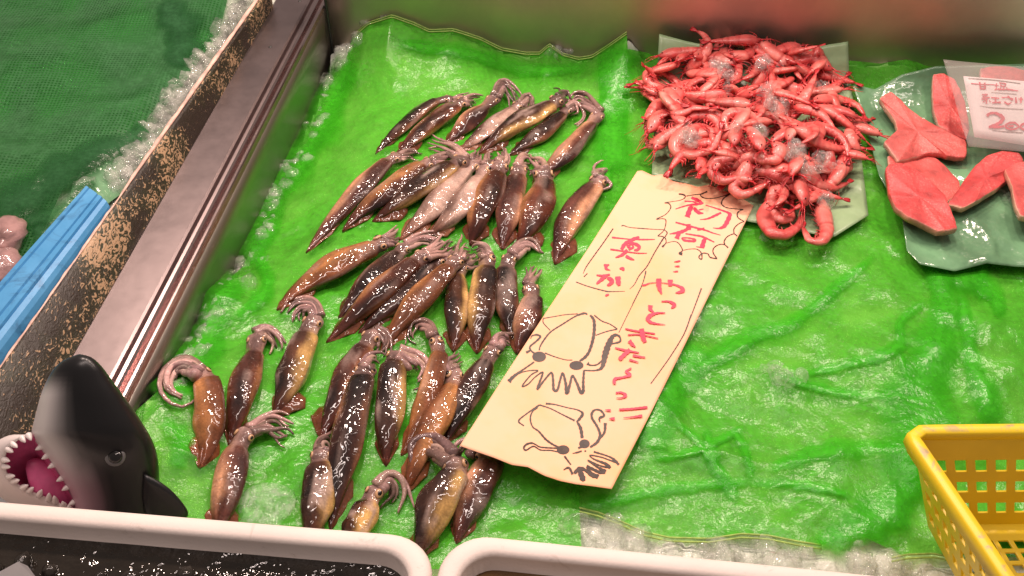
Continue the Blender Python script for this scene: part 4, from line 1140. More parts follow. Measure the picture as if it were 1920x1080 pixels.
def shrimp_mesh(L=0.085, curl=2.0, rad=0.0085, twist=0.0, seed=0):
    """a shrimp lying on its side in its own x-y plane: tail at the start of a curled spine, beak at its end"""
    rs = np.random.default_rng(seed + 100)
    n = 34; t = np.linspace(0, 1, n)
    kap = curl * np.interp(t, [0, .15, .45, .58, .68, 1], [0.5, 1.2, 1.7, 1.2, 0.2, 0.05])
    kap = kap / kap.mean() * curl / (n - 1)
    ang = np.concatenate([[0], np.cumsum(kap[:-1])]); ang = ang - ang.mean()
    d = np.stack([np.cos(ang), np.sin(ang), 0 * ang], 1) * L / (n - 1)
    p = np.concatenate([[[0, 0, 0]], np.cumsum(d[:-1], axis=0)]); p = p - p.mean(axis=0)
    p[:, 2] += twist * np.sin(t * 3) * 0.01
    T = np.gradient(p, axis=0); T /= np.linalg.norm(T, axis=1)[:, None]
    prof = np.interp(t, [0, .06, .18, .32, .46, .56, .62, .70, .80, .90, .96, 1], [.20, .30, .44, .60, .76, .86, .92, 1.0, .96, .70, .40, .12])
    fr = np.mod(t * 12.0, 1.0)
    seg = 1 + 0.13 * (0.5 - fr) * (t < 0.6) * (t > .05)
    K = 14; th = np.linspace(0, 2 * np.pi, K, endpoint=False)
    tone = rs.uniform(0.80, 1.20); sat = rs.uniform(0, 1)
    red = np.array((0.54, 0.050, 0.050)) * tone
    pale = (np.array((0.66, 0.125, 0.110)) * (1 - sat) + np.array((0.67, 0.24, 0.195)) * sat) * tone
    deep = np.array((0.40, 0.018, 0.024))
    rings = []; cols = []
    for i in range(n):
        N = np.array([-T[i][1], T[i][0], 0.0]); B = np.array([0, 0, 1.0])
        r = rad * prof[i] * seg[i]
        # deeper from back to belly than from side to side, keeled on the back
        keel = 1.16 + 0.10 * (np.cos(th) < -0.8)
        rings.append(p[i] + r * (keel * np.cos(th))[:, None] * N + r * 0.80 * np.sin(th)[:, None] * B)
        k = 0.50 - 0.32 * np.cos(th) * (1 if t[i] > .6 else .4) + 0.7 * (vnoise(t[i] * 11 + seed, th * 1.3, 8) - .5)
        if t[i] < .6: k = k + 0.45 * (fr[i] - 0.5)
        c = red + (pale - red) * np.clip(k, 0, 1)[:, None]
        joint = 0.75 * (fr[i] > .86) * (t[i] < .6) * (t[i] > .05)
        c = c + (deep - c) * joint
        c = c + (deep - c) * (0.65 * float(smooth(.14, .03, t[i])) + 0.6 * float(smooth(.90, .98, t[i])))
        cols.append(c)
    mb = MB(); mb.loft(rings, 0, np.array(cols))
    N0 = np.array([-T[0][1], T[0][0], 0.0])
    for k in (-1.0, -0.4, 0.4, 1.0):                           # tail fan, mostly folded
        dirn = -T[0] * 1.0 + N0 * 0.22 * k; dirn /= np.linalg.norm(dirn)
        sd = np.cross(dirn, (0, 0, 1.0))
        q = [p[0] + dirn * a for a in np.linspace(0, 0.014, 5)]
        rr = []
        for j, a in enumerate((.0012, .0020, .0024, .0020, .0006)):
            rr.append([q[j] + sd * a, q[j] + np.array([0, 0, .0006]), q[j] - sd * a, q[j] - np.array([0, 0, .0006])])
        mb.loft(rr, 0, deep * 1.05)
    e = p[-1]; f = T[-1]; Nf = np.array([-f[1], f[0], 0.0])
    mb.tube([e - f * .010 - Nf * .0035, e + f * .004 - Nf * .0035, e + f * .014 - Nf * .0060], [.0016, .0011, .0002], 5, 0, deep * 1.3)   # long beak
    for k in range(3):                                            # feelers
        s = rs.uniform(-1, 1); ln = rs.uniform(.012, .034)
        a = np.linspace(0, 1, 8)
        q = e + f * .001 + np.outer(a * ln, f) + np.outer(np.sin(a * 2.2) * ln * 0.6 * s, Nf) + np.outer(a * (1 - a) * .014 * rs.uniform(-1, 1) - a * .004, (0, 0, 1))
        mb.tube(q, .00065 * (1 - a * .6), 4, 0, deep * rs.uniform(1.0, 1.6))
    for k in range(0, 9, 1 + seed % 2):                           # swimmerets and walking legs on the hollow side
        i = int(n * (0.24 + 0.075 * k)); Nn = np.array([-T[i][1], T[i][0], 0.0])
        sw = k < 4
        for sz in (-1, 1):
            ln = (.008 if sw else .014) * rs.uniform(.8, 1.25); a = np.linspace(0, 1, 5)
            q = p[i] + Nn * rad * .95 * prof[i] + np.outer(a * ln, Nn * (.8 if sw else .5) + T[i] * (-.45 if sw else .75)) + np.outer(np.sin(a * 3) * ln * .25, T[i]) + np.outer(a * sz * .003, (0, 0, 1))
            mb.tube(q, (.0021 if sw else .0010) * (1 - a * .75), 4, 0, (red * 1.1 if sw else red * 0.85))
    eyep = [p[-4] - Nf * rad * .10 + f * .002 + np.array([0, 0, s * rad * .50]) for s in (-1, 1)]
    return mb, eyep
def eye_mesh():
    mb = MB(); mb.ball((0, 0, 0), 0.0010, 6, 8); return mb.mesh('eye', MAT['eye_black'])
EYE_ME = eye_mesh()
GROUP_SH = 'shrimp heaped on the grey-green paper'
PROTO = []
for k, (cu, L) in enumerate([(0.3, .088), (0.7, .090), (1.1, .088), (1.5, .092), (1.9, .094), (2.6, .098), (0.5, .080), (3.4, .104)]):
    m, ey = shrimp_mesh(L, cu, 0.0088, 0.5, k)
    PROTO.append((m.mesh('shrimp', MAT['shrimp']), ey))
heap_c = (1405, 235)
def HS(x, y):
    """rough top of the heap"""
    x = np.asarray(x, float); y = np.asarray(y, float)
    c = P(1405, 250, 0.03)
    dx = (x - c[0]) / 0.165; dy = (y - c[1]) / 0.16
    r = np.sqrt(dx * dx + dy * dy)
    return HSP(x, y) + 0.056 * np.clip(1 - r ** 2.2, 0, 1)
def place_shrimp(kp, loc, rot, label, scale=1.0, mesh=None, flip=1):
    me, ey = PROTO[kp] if mesh is None else mesh
    o = bpy.data.objects.new('shrimp', me); col.objects.link(o)
    o.location = loc; o.rotation_euler = rot; o.scale = (scale, scale * flip, scale)
    tag(o, label, 'shrimp', GROUP_SH)
    for q in ey:
        e = bpy.data.objects.new('eye', EYE_ME); col.objects.link(e); e.parent = o; e.location = q
    return o
INNER = 'pink shrimp tangled among others inside the heap on the grey-green paper'
heap_px = np.array([(1215, 150), (1290, 95), (1400, 82), (1480, 90), (1545, 130), (1600, 190), (1600, 280), (1570, 330), (1560, 360), (1500, 385), (1440, 375), (1350, 330), (1290, 290), (1230, 270), (1210, 210)], float)
def inside(px, py, poly):
    c = False; j = len(poly) - 1
    for i in range(len(poly)):
        if (poly[i, 1] > py) != (poly[j, 1] > py) and px < (poly[j, 0] - poly[i, 0]) * (py - poly[i, 1]) / (poly[j, 1] - poly[i, 1]) + poly[i, 0]: c = not c
        j = i
    return c
rs = np.random.default_rng(21)
count = 0
spots = []
while len(spots) < 128:
    px = rs.uniform(1215, 1600); py = rs.uniform(95, 385)
    if not inside(px, py, heap_px): continue
    if spots and min(math.hypot(px - a, (py - b) * 1.3) for a, b in spots) < 16: 
        if rs.uniform() < 0.97: continue
    spots.append((px, py))
spots.sort(key=lambda q: q[1])
for k, (px, py) in enumerate(spots):
    lay = rs.uniform(0.25, 1.0) ** 0.7
    p = hit(px, py, lambda x, y: HSP(x, y) + (HS(x, y) - HSP(x, y)) * lay, 0.006)
    place_shrimp(int(rs.integers(0, 8)), p, (rs.normal(0, .38), rs.normal(0, .34), rs.uniform(0, 6.28)), INNER, rs.uniform(.84, 1.12), None, 1 if rs.uniform() < .5 else -1)
# the ones that can be told apart round the rim: pixels along the spine from tail to beak
def traced(label, pts, rad=0.0075, lift=0.008, seed=0):
    pts = [(1160 + x / 2.454, 40 + y / 2.454) for x, y in pts]
    q = lin(pts, 12)
    W3 = np.array([hit(x, y, HS, lift) for x, y in q])
    W3 = catmull(W3, 34)
    c = W3.mean(axis=0); c[2] -= rad
    L = float(np.sum(np.linalg.norm(np.diff(W3, axis=0), axis=1)))
    # rebuild the shrimp along the traced spine
    m, ey = shrimp_mesh(L, 0.4, rad, 0, seed)
    n = 34; t = np.linspace(0, 1, n)
    V = np.array(m.v)
    # straight reference spine of the same length
    kap = 0.4 * np.interp(t, [0, .15, .45, .58, .68, 1], [0.5, 1.2, 1.7, 1.2, 0.2, 0.05]); kap = kap / kap.mean() * 0.4 / (n - 1)
    ang = np.concatenate([[0], np.cumsum(kap[:-1])]); ang = ang - ang.mean()
    d = np.stack([np.cos(ang), np.sin(ang), 0 * ang], 1) * L / (n - 1)
    p = np.concatenate([[[0, 0, 0]], np.cumsum(d[:-1], axis=0)]); p = p - p.mean(axis=0)
    T = np.gradient(W3, axis=0); T /= np.linalg.norm(T, axis=1)[:, None]
    turn = np.cross(W3[n // 2] - W3[0], W3[-1] - W3[n // 2])[2]
    sg = 1 if turn >= 0 else -1
    def bend(X):
        X = np.asarray(X, float)
        s = (X[:, 0] - p[0, 0]) / (p[-1, 0] - p[0, 0])
        i = np.clip(s, 0, 1) * (n - 1)
        out = np.zeros_like(X)
        for a in range(3): out[:, a] = np.interp(i, np.arange(n), W3[:, a])
        Tm = np.stack([np.interp(i, np.arange(n), T[:, a]) for a in range(3)], 1)
        Nm = np.stack([-Tm[:, 1], Tm[:, 0], 0 * Tm[:, 0]], 1) * sg; Nm /= np.linalg.norm(Nm, axis=1)[:, None] + 1e-9
        yref = np.interp(X[:, 0], p[:, 0], p[:, 1])
        over = (X[:, 0] - np.clip(X[:, 0], p[0, 0], p[-1, 0]))
        return out + Nm * (X[:, 1] - yref)[:, None] + np.array([0, 0, 1.0]) * (X[:, 2])[:, None] + Tm * over[:, None]
    m.v = [tuple(q) for q in bend(V) - c]
    ey = [tuple(bend(np.array([q]))[0] - c) for q in ey]
    place_shrimp(0, c, (0, 0, 0), label, 1.0, (m.mesh('shrimp', MAT['shrimp']), ey))
for k, (lab, pts) in enumerate([
    ('long straight shrimp along the upper left rim of the heap, beak far left', [(420, 125), (330, 135), (240, 148), (185, 162)]),
    ('shrimp lying crosswise on the very top of the heap near the wall', [(420, 92), (500, 90), (580, 86), (650, 88)]),
    ('shrimp sticking out of the heap at left with its reddish tail fan raised', [(70, 285), (110, 280), (170, 300), (235, 338)]),
    ('shrimp with long feelers pointing left over the bright green net', [(235, 425), (190, 438), (150, 455), (115, 470)]),
    ('plump smooth shrimp at the lower left corner of the heap', [(300, 470), (240, 510), (185, 550), (125, 575)]),
    ('half-ring shrimp under a glassy ice lump at the lower left', [(470, 500), (430, 590), (350, 615), (275, 600), (265, 550), (330, 480)]),
    ('shrimp curled into a ring at the lower edge of the heap', [(590, 690), (530, 725), (470, 735), (430, 690), (460, 640), (540, 630)]),
    ('L-bent shrimp whose tail points right above the paper sign corner', [(680, 745), (620, 780), (560, 800), (535, 770), (580, 700), (600, 640)]),
    ('shrimp looped in a tight oval in the lower tail of the heap', [(800, 850), (790, 905), (740, 915), (715, 860), (720, 790), (770, 740)]),
    ('U-shaped shrimp lying lowest near the paper sign, small round ice beside it', [(850, 885), (820, 950), (760, 985), (700, 970), (670, 900), (690, 820)]),
    ('J-shaped shrimp at the lower right tip of the heap, head up', [(850, 950), (875, 1005), (930, 1018), (960, 970), (940, 890), (920, 800)]),
    ('stout shrimp lying right of the crushed ice near the lower edge', [(1050, 745), (990, 765), (930, 755), (880, 700), (885, 640)]),
    ('shrimp with a long tail reaching to the lower right rim of the paper', [(1075, 580), (1000, 585), (930, 565), (860, 510), (800, 480)]),
    ('shrimp whose dark red tail pokes out at the upper right rim', [(1085, 282), (1040, 272), (980, 255), (900, 235)]),
    ('shrimp arched over the right rim with its tail tip hanging down', [(1130, 430), (1100, 390), (1040, 365), (960, 360), (900, 370)]),
    ('short pale shrimp standing on end at the right rim', [(1060, 480), (1065, 530), (1090, 570), (1115, 585)]),
    ('bent shrimp with a thin upright tail at the top right of the heap', [(945, 215), (945, 170), (920, 130), (880, 165), (810, 190)]),
    ('pale broad-headed shrimp facing down left in the middle of the heap', [(420, 400), (340, 400), (270, 430), (250, 370), (300, 310)]),
    ('large pale shrimp lying above the leftmost ice lump', [(500, 230), (430, 245), (350, 240), (320, 225)]),
    ('shrimp lying level across the centre of the heap', [(400, 360), (480, 370), (560, 378), (620, 385)]),
    ('curled shrimp below the ice in the centre of the heap', [(600, 610), (650, 640), (720, 635), (740, 590), (700, 560)]),
]):
    traced(lab, pts, 0.0096, 0.011, 200 + k)

# clear ice on the shrimp and on the net
GROUP_IC = 'clear ice chips on the shrimp'
chips = [(445, 185, 1.4), (480, 215, 1.5), (510, 240, 1.0), (520, 300, .9), (660, 185, 1.1), (690, 190, .7), (745, 190, .8), (930, 280, 1.0), (680, 330, 1.3), (700, 370, 1.3), (735, 400, 1.2), (640, 500, 1.1), (625, 520, .9), (330, 520, 1.5), (315, 490, 1.0), (345, 555, 1.0), (800, 560, 1.2), (830, 590, 1.2), (790, 620, 1.2), (850, 640, 1.0), (830, 680, 1.1), (920, 690, 1.0), (940, 620, 1.1), (960, 820, 1.0), (910, 820, .9), (990, 660, .9), (540, 490, .8)]
for k, (x, y, r) in enumerate(chips):
    px, py = 1160 + x / 2.454, 40 + y / 2.454
    for j in range(3 if r > 1.05 else 2):
        c = hit(px + rs.normal(0, 4.5), py + rs.normal(0, 4), HS, 0.021)
        mb = MB(); lump(mb, (0, 0, 0), 0.0094 * r * rs.uniform(.7, 1.15))
        o = mb.build('ice_chip', MAT['ice_clear'], None, False); o.location = c
        tag(o, 'clear wet ice chip lying on the heaped pink shrimp', 'ice', GROUP_IC)
for px, py, r, lab in ((1434, 444, .0085, 'small round clear ice ball beside the lowest shrimp'), (1466, 706, .017, 'large clear ice lump alone on the bare green net'), (1440, 690, .011, 'flat clear ice splinter beside the large lump on the bare net'), (1538, 552, .006, 'small bright ice grain on the net between sign and salmon'), (498, 950, .022, 'flat round ice disc showing between the orca and the squid')):
    c = hit(px, py, wrinkle_r if px > 1000 else wrinkle, r * .35)
    mb = MB()
    if px == 498:
        rings = []
        for i in range(9):
            t = math.pi * (.04 + .92 * i / 8)
            rings.append([(math.sin(t) * math.cos(a) * .030 * (1 + .1 * math.sin(3 * a)), math.sin(t) * math.sin(a) * .030, math.cos(t) * .006 + .0015 * math.sin(a * 5 + i)) for a in np.linspace(0, 2 * math.pi, 20, endpoint=False)])
        mb.loft(rings)
    else:
        for j in range(1 if r < .012 else 4):
            lump(mb, rs.normal(0, r * .45, 3) * (j > 0) * np.array([1, 1, .4]), r * (1 if j == 0 else .6))
    o = mb.build('ice_chunk', MAT['ice_clear'], None, px in (498, 1434)); o.location = c
    tag(o, lab, 'ice')

# ------------------------------------------------------------------ salmon slices
def slice_(label, outline, z, tilt=(0, 0), thick=0.014, tone=(0.62, 0.115, 0.095), skin=(0.62, 0.36, 0.26), skin_side=None, smoothing=90):
    thick = thick * 0.62
    pts = lin(outline + [outline[0]], smoothing * 2)[:-1]
    pts = 0.25 * np.roll(pts, 1, 0) + 0.5 * pts + 0.25 * np.roll(pts, -1, 0)
    pts = pts + np.stack([fbm(pts[:, 0] * .09, pts[:, 1] * .09, 172, 2), fbm(pts[:, 0] * .09, pts[:, 1] * .09, 173, 2)], 1) * 3.0
    c = pts.mean(axis=0)
    def top(px): 
        return drape(px[None], lambda x, y: HMP(x, y) + z + tilt[0] * (x - pc[0]) + tilt[1] * (y - pc[1]), 0)[0]
    pc = hit(c[0], c[1], HMP, z)
    ring_top = top(pts)
    n = len(pts); cen = ring_top.mean(axis=0)
    rings = []; cols = []
    tone = np.array(tone) * np.array((.93, .74, .80)); skin = np.array(skin)
    def row(k, dz, colr, grow=0.0):
        r = cen + (ring_top - cen) * k; r = r + np.array([0, 0, dz])
        r[:, 2] += 0.0016 * fbm(r[:, 0] * 60, r[:, 1] * 60, 170, 2)
        rings.append(r); cols.append(colr)
    def shade(k):
        v = vnoise(ring_top[:, 0] * 40 * k + 3, ring_top[:, 1] * 40 * k, 171)
        return tone[None] * (0.88 + 0.3 * v[:, None])
    row(0.02, 0.001, shade(.1))
    for k in (.2, .4, .6, .78, .90): row(k, 0.001, shade(k))
    row(.965, 0.0006, shade(.95) * 1.05)
    edge = np.tile(skin, (n, 1)) if skin_side is None else None
    if skin_side is not None:
        d = pts - c; a = np.arctan2(d[:, 1], d[:, 0]); q = np.cos(a - skin_side)
        edge = shade(1) + (skin - shade(1)) * smooth(0.0, 0.5, q)[:, None]
    row(.992, -0.0002, edge); row(1.0, -0.0012, edge); row(1.0, -thick * .5, edge * .95); row(.985, -thick, edge * .8)
    row(.9, -thick - .001, shade(.9) * .7)
    mb = MB(); mb.loft(rings, 0, np.array(cols))
    o = mb.build('salmon_slice', MAT['salmon'], None)
    recentre(o, cen - np.array([0, 0, thick])); tag(o, label, 'salmon', 'salmon slices on the wrapper')
    return o
slice_('Y-shaped salmon slice with two pale skin ends, farthest left at the top', [(1649, 184), (1660, 176), (1670, 170), (1686, 184), (1702, 202), (1726, 219), (1751, 233), (1782, 250), (1812, 264), (1814, 280), (1811, 294), (1790, 294), (1764, 288), (1742, 286), (1715, 296), (1683, 303), (1668, 282), (1657, 267), (1672, 252), (1683, 243), (1678, 226), (1662, 204)], .020, (0, .05), .013, (0.64, 0.15, 0.125), (0.66, 0.36, 0.27), math.pi * .9)
slice_('middle salmon slice half covered by the broad front slice', [(1664, 292), (1700, 294), (1745, 288), (1775, 312), (1800, 341), (1803, 360), (1775, 381), (1748, 372), (1700, 340), (1668, 318)], .010, (0, 0), .012, (0.62, 0.13, 0.11))
slice_('broad deep pink salmon slice nearest the front with a pointed end', [(1660, 316), (1668, 306), (1690, 304), (1718, 318), (1745, 338), (1772, 366), (1786, 398), (1796, 428), (1780, 431), (1757, 434), (1730, 420), (1700, 404), (1678, 390), (1667, 360)], .025, (-.05, 0), .015, (0.62, 0.085, 0.080), (0.60, 0.24, 0.19), math.pi * .55)
slice_('salmon slice with a wide pale skin rim right of the front slice', [(1776, 384), (1788, 366), (1805, 342), (1828, 310), (1852, 290), (1882, 282), (1912, 286), (1920, 300), (1902, 326), (1872, 352), (1840, 372), (1806, 390)], .020, (0, 0), .014, (0.60, 0.085, 0.080), (0.68, 0.40, 0.27), math.pi * .62)
slice_('salmon slice cut off by the right edge of the picture', [(1884, 318), (1902, 306), (1935, 300), (1970, 330), (1970, 410), (1940, 412), (1912, 404), (1902, 378), (1898, 350)], .030, (0, 0), .014, (0.62, 0.12, 0.105), (0.70, 0.42, 0.30), math.pi * .8)
slice_('upright salmon slice behind the left side of the price card', [(1750, 138), (1770, 136), (1792, 150), (1810, 190), (1818, 240), (1812, 262), (1785, 254), (1760, 236), (1750, 205), (1748, 170)], .022, (0, .15), .014, (0.60, 0.10, 0.09), (0.66, 0.34, 0.27), math.pi)
slice_('salmon slice showing above the top edge of the price card', [(1838, 128), (1860, 124), (1895, 124), (1925, 132), (1960, 150), (1960, 190), (1900, 200), (1840, 180)], .028, (0, .2), .014, (0.62, 0.13, 0.11), (0.70, 0.40, 0.30), -math.pi / 2)

# ------------------------------------------------------------------ price card in a clear sleeve, leaning back on the salmon
card = thing('price_card', 'white price card with red lettering in a clear plastic sleeve', 'price card', P(1850, 262, .05))
cb = P(1826, 257, .055); cn = np.array([0.04, -0.62, 0.78]); cn /= np.linalg.norm(cn)
def cplane(g, off):
    g = np.asarray(g, float); sh = g.shape[:-1]; f = g.reshape(-1, 2)
    u = (f[:, 0] - 960) / FPX; v = -(f[:, 1] - 540) / FPX
    d = np.stack([u, SQ + v * SQ, -SQ + v * SQ], 1)
    t = ((cb - CAM) @ cn + off) / (d @ cn)
    return (CAM + d * t[:, None]).reshape(*sh, 3)
def quad_part(name, corners, off, mat, t, n=8, wav=0.0):
    a, b, c, d = [np.array(q, float) for q in corners]
    G = np.array([[a * (1 - u) * (1 - v) + b * u * (1 - v) + c * u * v + d * (1 - u) * v for u in np.linspace(0, 1, n)] for v in np.linspace(0, 1, n)])
    W3 = cplane(G, off)
    if wav: W3 = W3 + cn * (wav * fbm(W3[..., 0] * 25, W3[..., 2] * 25 + W3[..., 1] * 9, 180, 2))[..., None]
    mb = MB(); mb.grid(W3); o = mb.build(name, mat, None, True, False); hang(solid(o, t, -1), card); return o
quad_part('card', ((1806, 143), (1990, 158), (1990, 284), (1827, 257)), 0.0, MAT['card'], .0008)
quad_part('sleeve', ((1768, 112), (2000, 134), (2000, 292), (1815, 275)), 0.0060, MAT['sleeve'], .0003, 24, .005)
def oncard(g, off): return cplane(g, off + .0009)
part('red_lettering', MAT['ink_red'], [
 ('G', (345,320,10),(430,328,11),(620,335,8)), ('G', (436,305,16),(448,375,20)), ('G', (490,312,18),(496,382,20)), ('G', (440,378,16),(500,378,16)), ('G', (445,350,10),(492,352,10)),
 ('G', (596,345,10),(640,340,10)), ('G', (618,315,10),(612,385,10)), ('G', (595,388,12),(645,375,10)), ('G', (645,310,10),(720,325,14)), ('G', (655,345,12),(715,350,12)), ('G', (655,310,9),(668,350,9)), ('G', (712,325,10),(710,350,10)), ('G', (635,385,16),(740,385,16),(850,400,7)), ('G', (660,360,10),(662,385,10)), ('G', (690,360,10),(692,385,10)), ('G', (725,358,10),(728,385,10)),
 ('G', (460,440,12),(520,438,12),(470,465,12),(545,470,14)), ('G', (455,485,14),(525,490,14)), ('G', (500,470,14),(512,535,18)), ('G', (470,520,10),(495,505,10)), ('G', (540,500,10),(555,520,10)), ('G', (560,470,14),(645,478,12)), ('G', (605,475,14),(608,525,18)), ('G', (570,525,14),(662,522,20)),
 ('G', (670,470,10),(740,470,10),(795,488,16)), ('G', (735,452,14),(785,500,16)), ('G', (700,515,16),(740,540,16),(775,520,10)),
 ('G', (820,468,16),(828,530,22)), ('G', (850,485,10),(900,488,10)), ('G', (878,465,16),(876,530,14)),
 ('G', (515,668,34),(545,640,26),(610,638,28),(672,672,40),(680,705,40),(640,745,34),(535,785,24)), ('G', (535,782,26),(620,785,28),(700,776,20)),
 ('G', (850,770,14),(810,740,22),(750,742,22),(712,772,22),(740,802,20),(800,808,20),(850,785,16),(850,765,10)), ('G', (740,775,24),(800,775,20)),
 ('G', (1010,775,14),(970,745,22),(910,748,22),(872,778,22),(900,808,20),(960,812,20),(1008,790,16),(1010,770,10)),
], card, oncard)
part('grey_rule', MAT['ink_grey'], [('G', (315,265,6),(600,285,9),(870,320,7)), ('G', (560,415,5),(830,435,7)), ('G', (440,560,5),(600,580,8),(900,597,7)), ('G', (570,820,6),(720,835,9),(900,846,8))], card, oncard)

# ------------------------------------------------------------------ toy orca rearing up behind the foam box
DORC = 1.0
def PO(px, py, dz=0.0):
    return PD(px, py, DORC + (py - 800) / FPX * 0.5 - dz)
orca = thing('toy_orca', 'black and white rubber orca toy with open pink mouth', 'toy', PO(215, 1000))
st = [((147, 664), (151, 664)), ((118, 676), (172, 670)), ((102, 690), (192, 688)), ((88, 712), (208, 710)), ((76, 742), (229, 738)), ((68, 772), (250, 768)), ((61, 800), (268, 795)), ((60, 818), (282, 818)), ((76, 842), (292, 842)), ((96, 872), (297, 868)), ((114, 900), (299, 900)), ((132, 935), (300, 940)), ((138, 980), (303, 985)), ((140, 1040), (306, 1045))]
Lc = catmull([a for a, b in st], 44); Rc = catmull([b for a, b in st], 44)
rings = []; cols = []
_oc = PO(190, 850); cf = (CAM - _oc) / np.linalg.norm(CAM - _oc)
K = 36; th = np.linspace(0, 2 * np.pi, K, endpoint=False)
for i in range(44):
    l = PO(*Lc[i]); r = PO(*Rc[i]); c = (l + r) / 2; a = (r - l) / 2
    bdep = np.linalg.norm(a) * 0.88
    tc = (CAM - c) / np.linalg.norm(CAM - c)
    rings.append(c + np.cos(th)[:, None] * a + (np.sin(th) * bdep)[:, None] * tc)
    y = Lc[i][1]
    wl = smooth(-0.10, -0.86, np.cos(th)) * smooth(690, 745, y)
    wl = np.maximum(wl, 0.85 * smooth(0.0, -0.5, np.cos(th)) * smooth(810, 900, y) * 0.75)
    pinkish = smooth(840, 930, y)
    white = np.array((0.66, 0.62, 0.61)) * (1 - pinkish) + np.array((0.50, 0.30, 0.36)) * pinkish
    blk = np.array((0.010, 0.010, 0.011))
    cols.append(blk + (white - blk) * (np.clip(wl, 0, 1) ** 1.7)[:, None])
mb = MB(); mb.loft(rings, 0, np.array(cols))
hang(mb.build('body', MAT['orca'], None), orca)
rim = catmull([(60, 814), (36, 824), (16, 842), (8, 868), (18, 894), (46, 916), (80, 930), (112, 944), (150, 968)], 40)
out = catmull([(52, 818), (18, 818), (-16, 838), (-34, 874), (-22, 910), (12, 938), (46, 962), (90, 985), (140, 1004)], 40)
R0 = np.array([PO(x, y, .016) for x, y in rim]); O1 = np.array([PO(x, y, .002) for x, y in out])
cj = R0.mean(axis=0)
_t = (CAM - cj) / np.linalg.norm(CAM - cj); O2 = cj + (O1 - cj) * 0.9 - _t * .045; O3 = cj + (O1 - cj) * 0.45 - _t * .07
Rm = R0 + (O1 - R0) * 0.28 + cf * .003
mb = MB(); mb.grid(np.array([R0, Rm, O1, O2, O3]), 0, np.tile((0.72, 0.64, 0.62), (200, 1)))
hang(solid(mb.build('lower_jaw', MAT['orca'], None, True, False), .002, 0), orca)
loop = np.vstack([rim, catmull([(146, 955), (120, 905), (96, 868), (76, 836), (62, 818)], 24)])
L0 = np.array([PO(x, y, .013) for x, y in loop]); tj = (CAM - cj) / np.linalg.norm(CAM - cj); cm = L0.mean(axis=0) - tj * .018
mb = MB(); mb.loft([L0, cm + (L0 - cm) * .86 - tj * .010, cm + (L0 - cm) * .6 - tj * .022, cm + (L0 - cm) * .1 - tj * .026], 0, None, True, False, True)
hang(mb.build('mouth_lining', MAT['mouth'], None), orca)
tg = catmull([(120, 962), (100, 925), (78, 890), (56, 862)], 14)
mb = MB(); mb.tube([PO(x, y, -.004 + .004 * math.sin(i / 4)) for i, (x, y) in enumerate(tg)], [.017, .018, .018, .018, .0175, .017, .0165, .016, .015, .014, .0125, .0105, .008, .003], 14, 0, None, .5)
hang(mb.build('tongue', MAT['mouth'], None), orca)
def tooth(px, py, dx, dy, dz):
    b = PO(px, py, dz); t = PO(px + dx, py + dy, dz + .006); ax = t - b
    mb = MB(); mb.tube([b - ax * .3, b, b + ax * .55, t], [.0032, .0031, .0020, .0005], 10)
    hang(mb.build('tooth', MAT['tooth'], None), orca)
cen = np.array([92, 890.0])
for k in range(15):
    q = rim[1 + int(k * 2.55)]; d = cen - q; d = d / np.linalg.norm(d) * 9
    tooth(q[0] + d[0] * .15, q[1] + d[1] * .15, d[0], d[1], .017)
for k in range(7):
    q = Lc[21 + int(k * 2.4)]; tooth(q[0] + 5, q[1] + 2, -10, 6, .012)
i = int(np.argmin(np.abs((Lc[:, 1] + Rc[:, 1]) / 2 - 857)))
mb = MB(); ce = PO(215, 857, .112 * .5 + .004)
l = PO(*Lc[i]); r = PO(*Rc[i]); cc = (l + r) / 2; aa = np.linalg.norm(r - l) / 2
cosv = (215 - (Lc[i][0] + Rc[i][0]) / 2) / ((Rc[i][0] - Lc[i][0]) / 2)
ce = cc + (r - l) / 2 * cosv + cf * (aa * .88 * math.sqrt(1 - cosv ** 2))
ex = np.array([1.0, 0, 0]); ey_ = np.cross(cf, ex)
mb.ball(ce - cf * .001, (.0100, .0100, .0040), 10, 20, 0, (ex, ey_, cf)); hang(mb.build('eye_rim', simple('eye_rim_grey', (0.11, 0.105, 0.105), .3), None), orca)
mb = MB(); mb.ball(ce + cf * .0016, (.0070, .0070, .0048), 10, 20, 0, (ex, ey_, cf)); hang(mb.build('eye', MAT['eye_black'], None), orca)
fo = catmull([(268, 886), (292, 898), (320, 918), (342, 942), (353, 962), (345, 976), (310, 984), (280, 978), (266, 940), (268, 886)], 40)[:-1]
F0 = np.array([PO(x, y, .028) for x, y in fo]); fc = F0.mean(axis=0)
mb = MB(); mb.loft([fc + (F0 - fc) * .05 + cf * .009, fc + (F0 - fc) * .6 + cf * .008, fc + (F0 - fc) * .92 + cf * .005, F0, fc + (F0 - fc) * .92 - cf * .005, fc + (F0 - fc) * .05 - cf * .007], 0, np.array((0.010, 0.010, 0.011)))
hang(mb.build('flipper', MAT['orca'], None), orca)

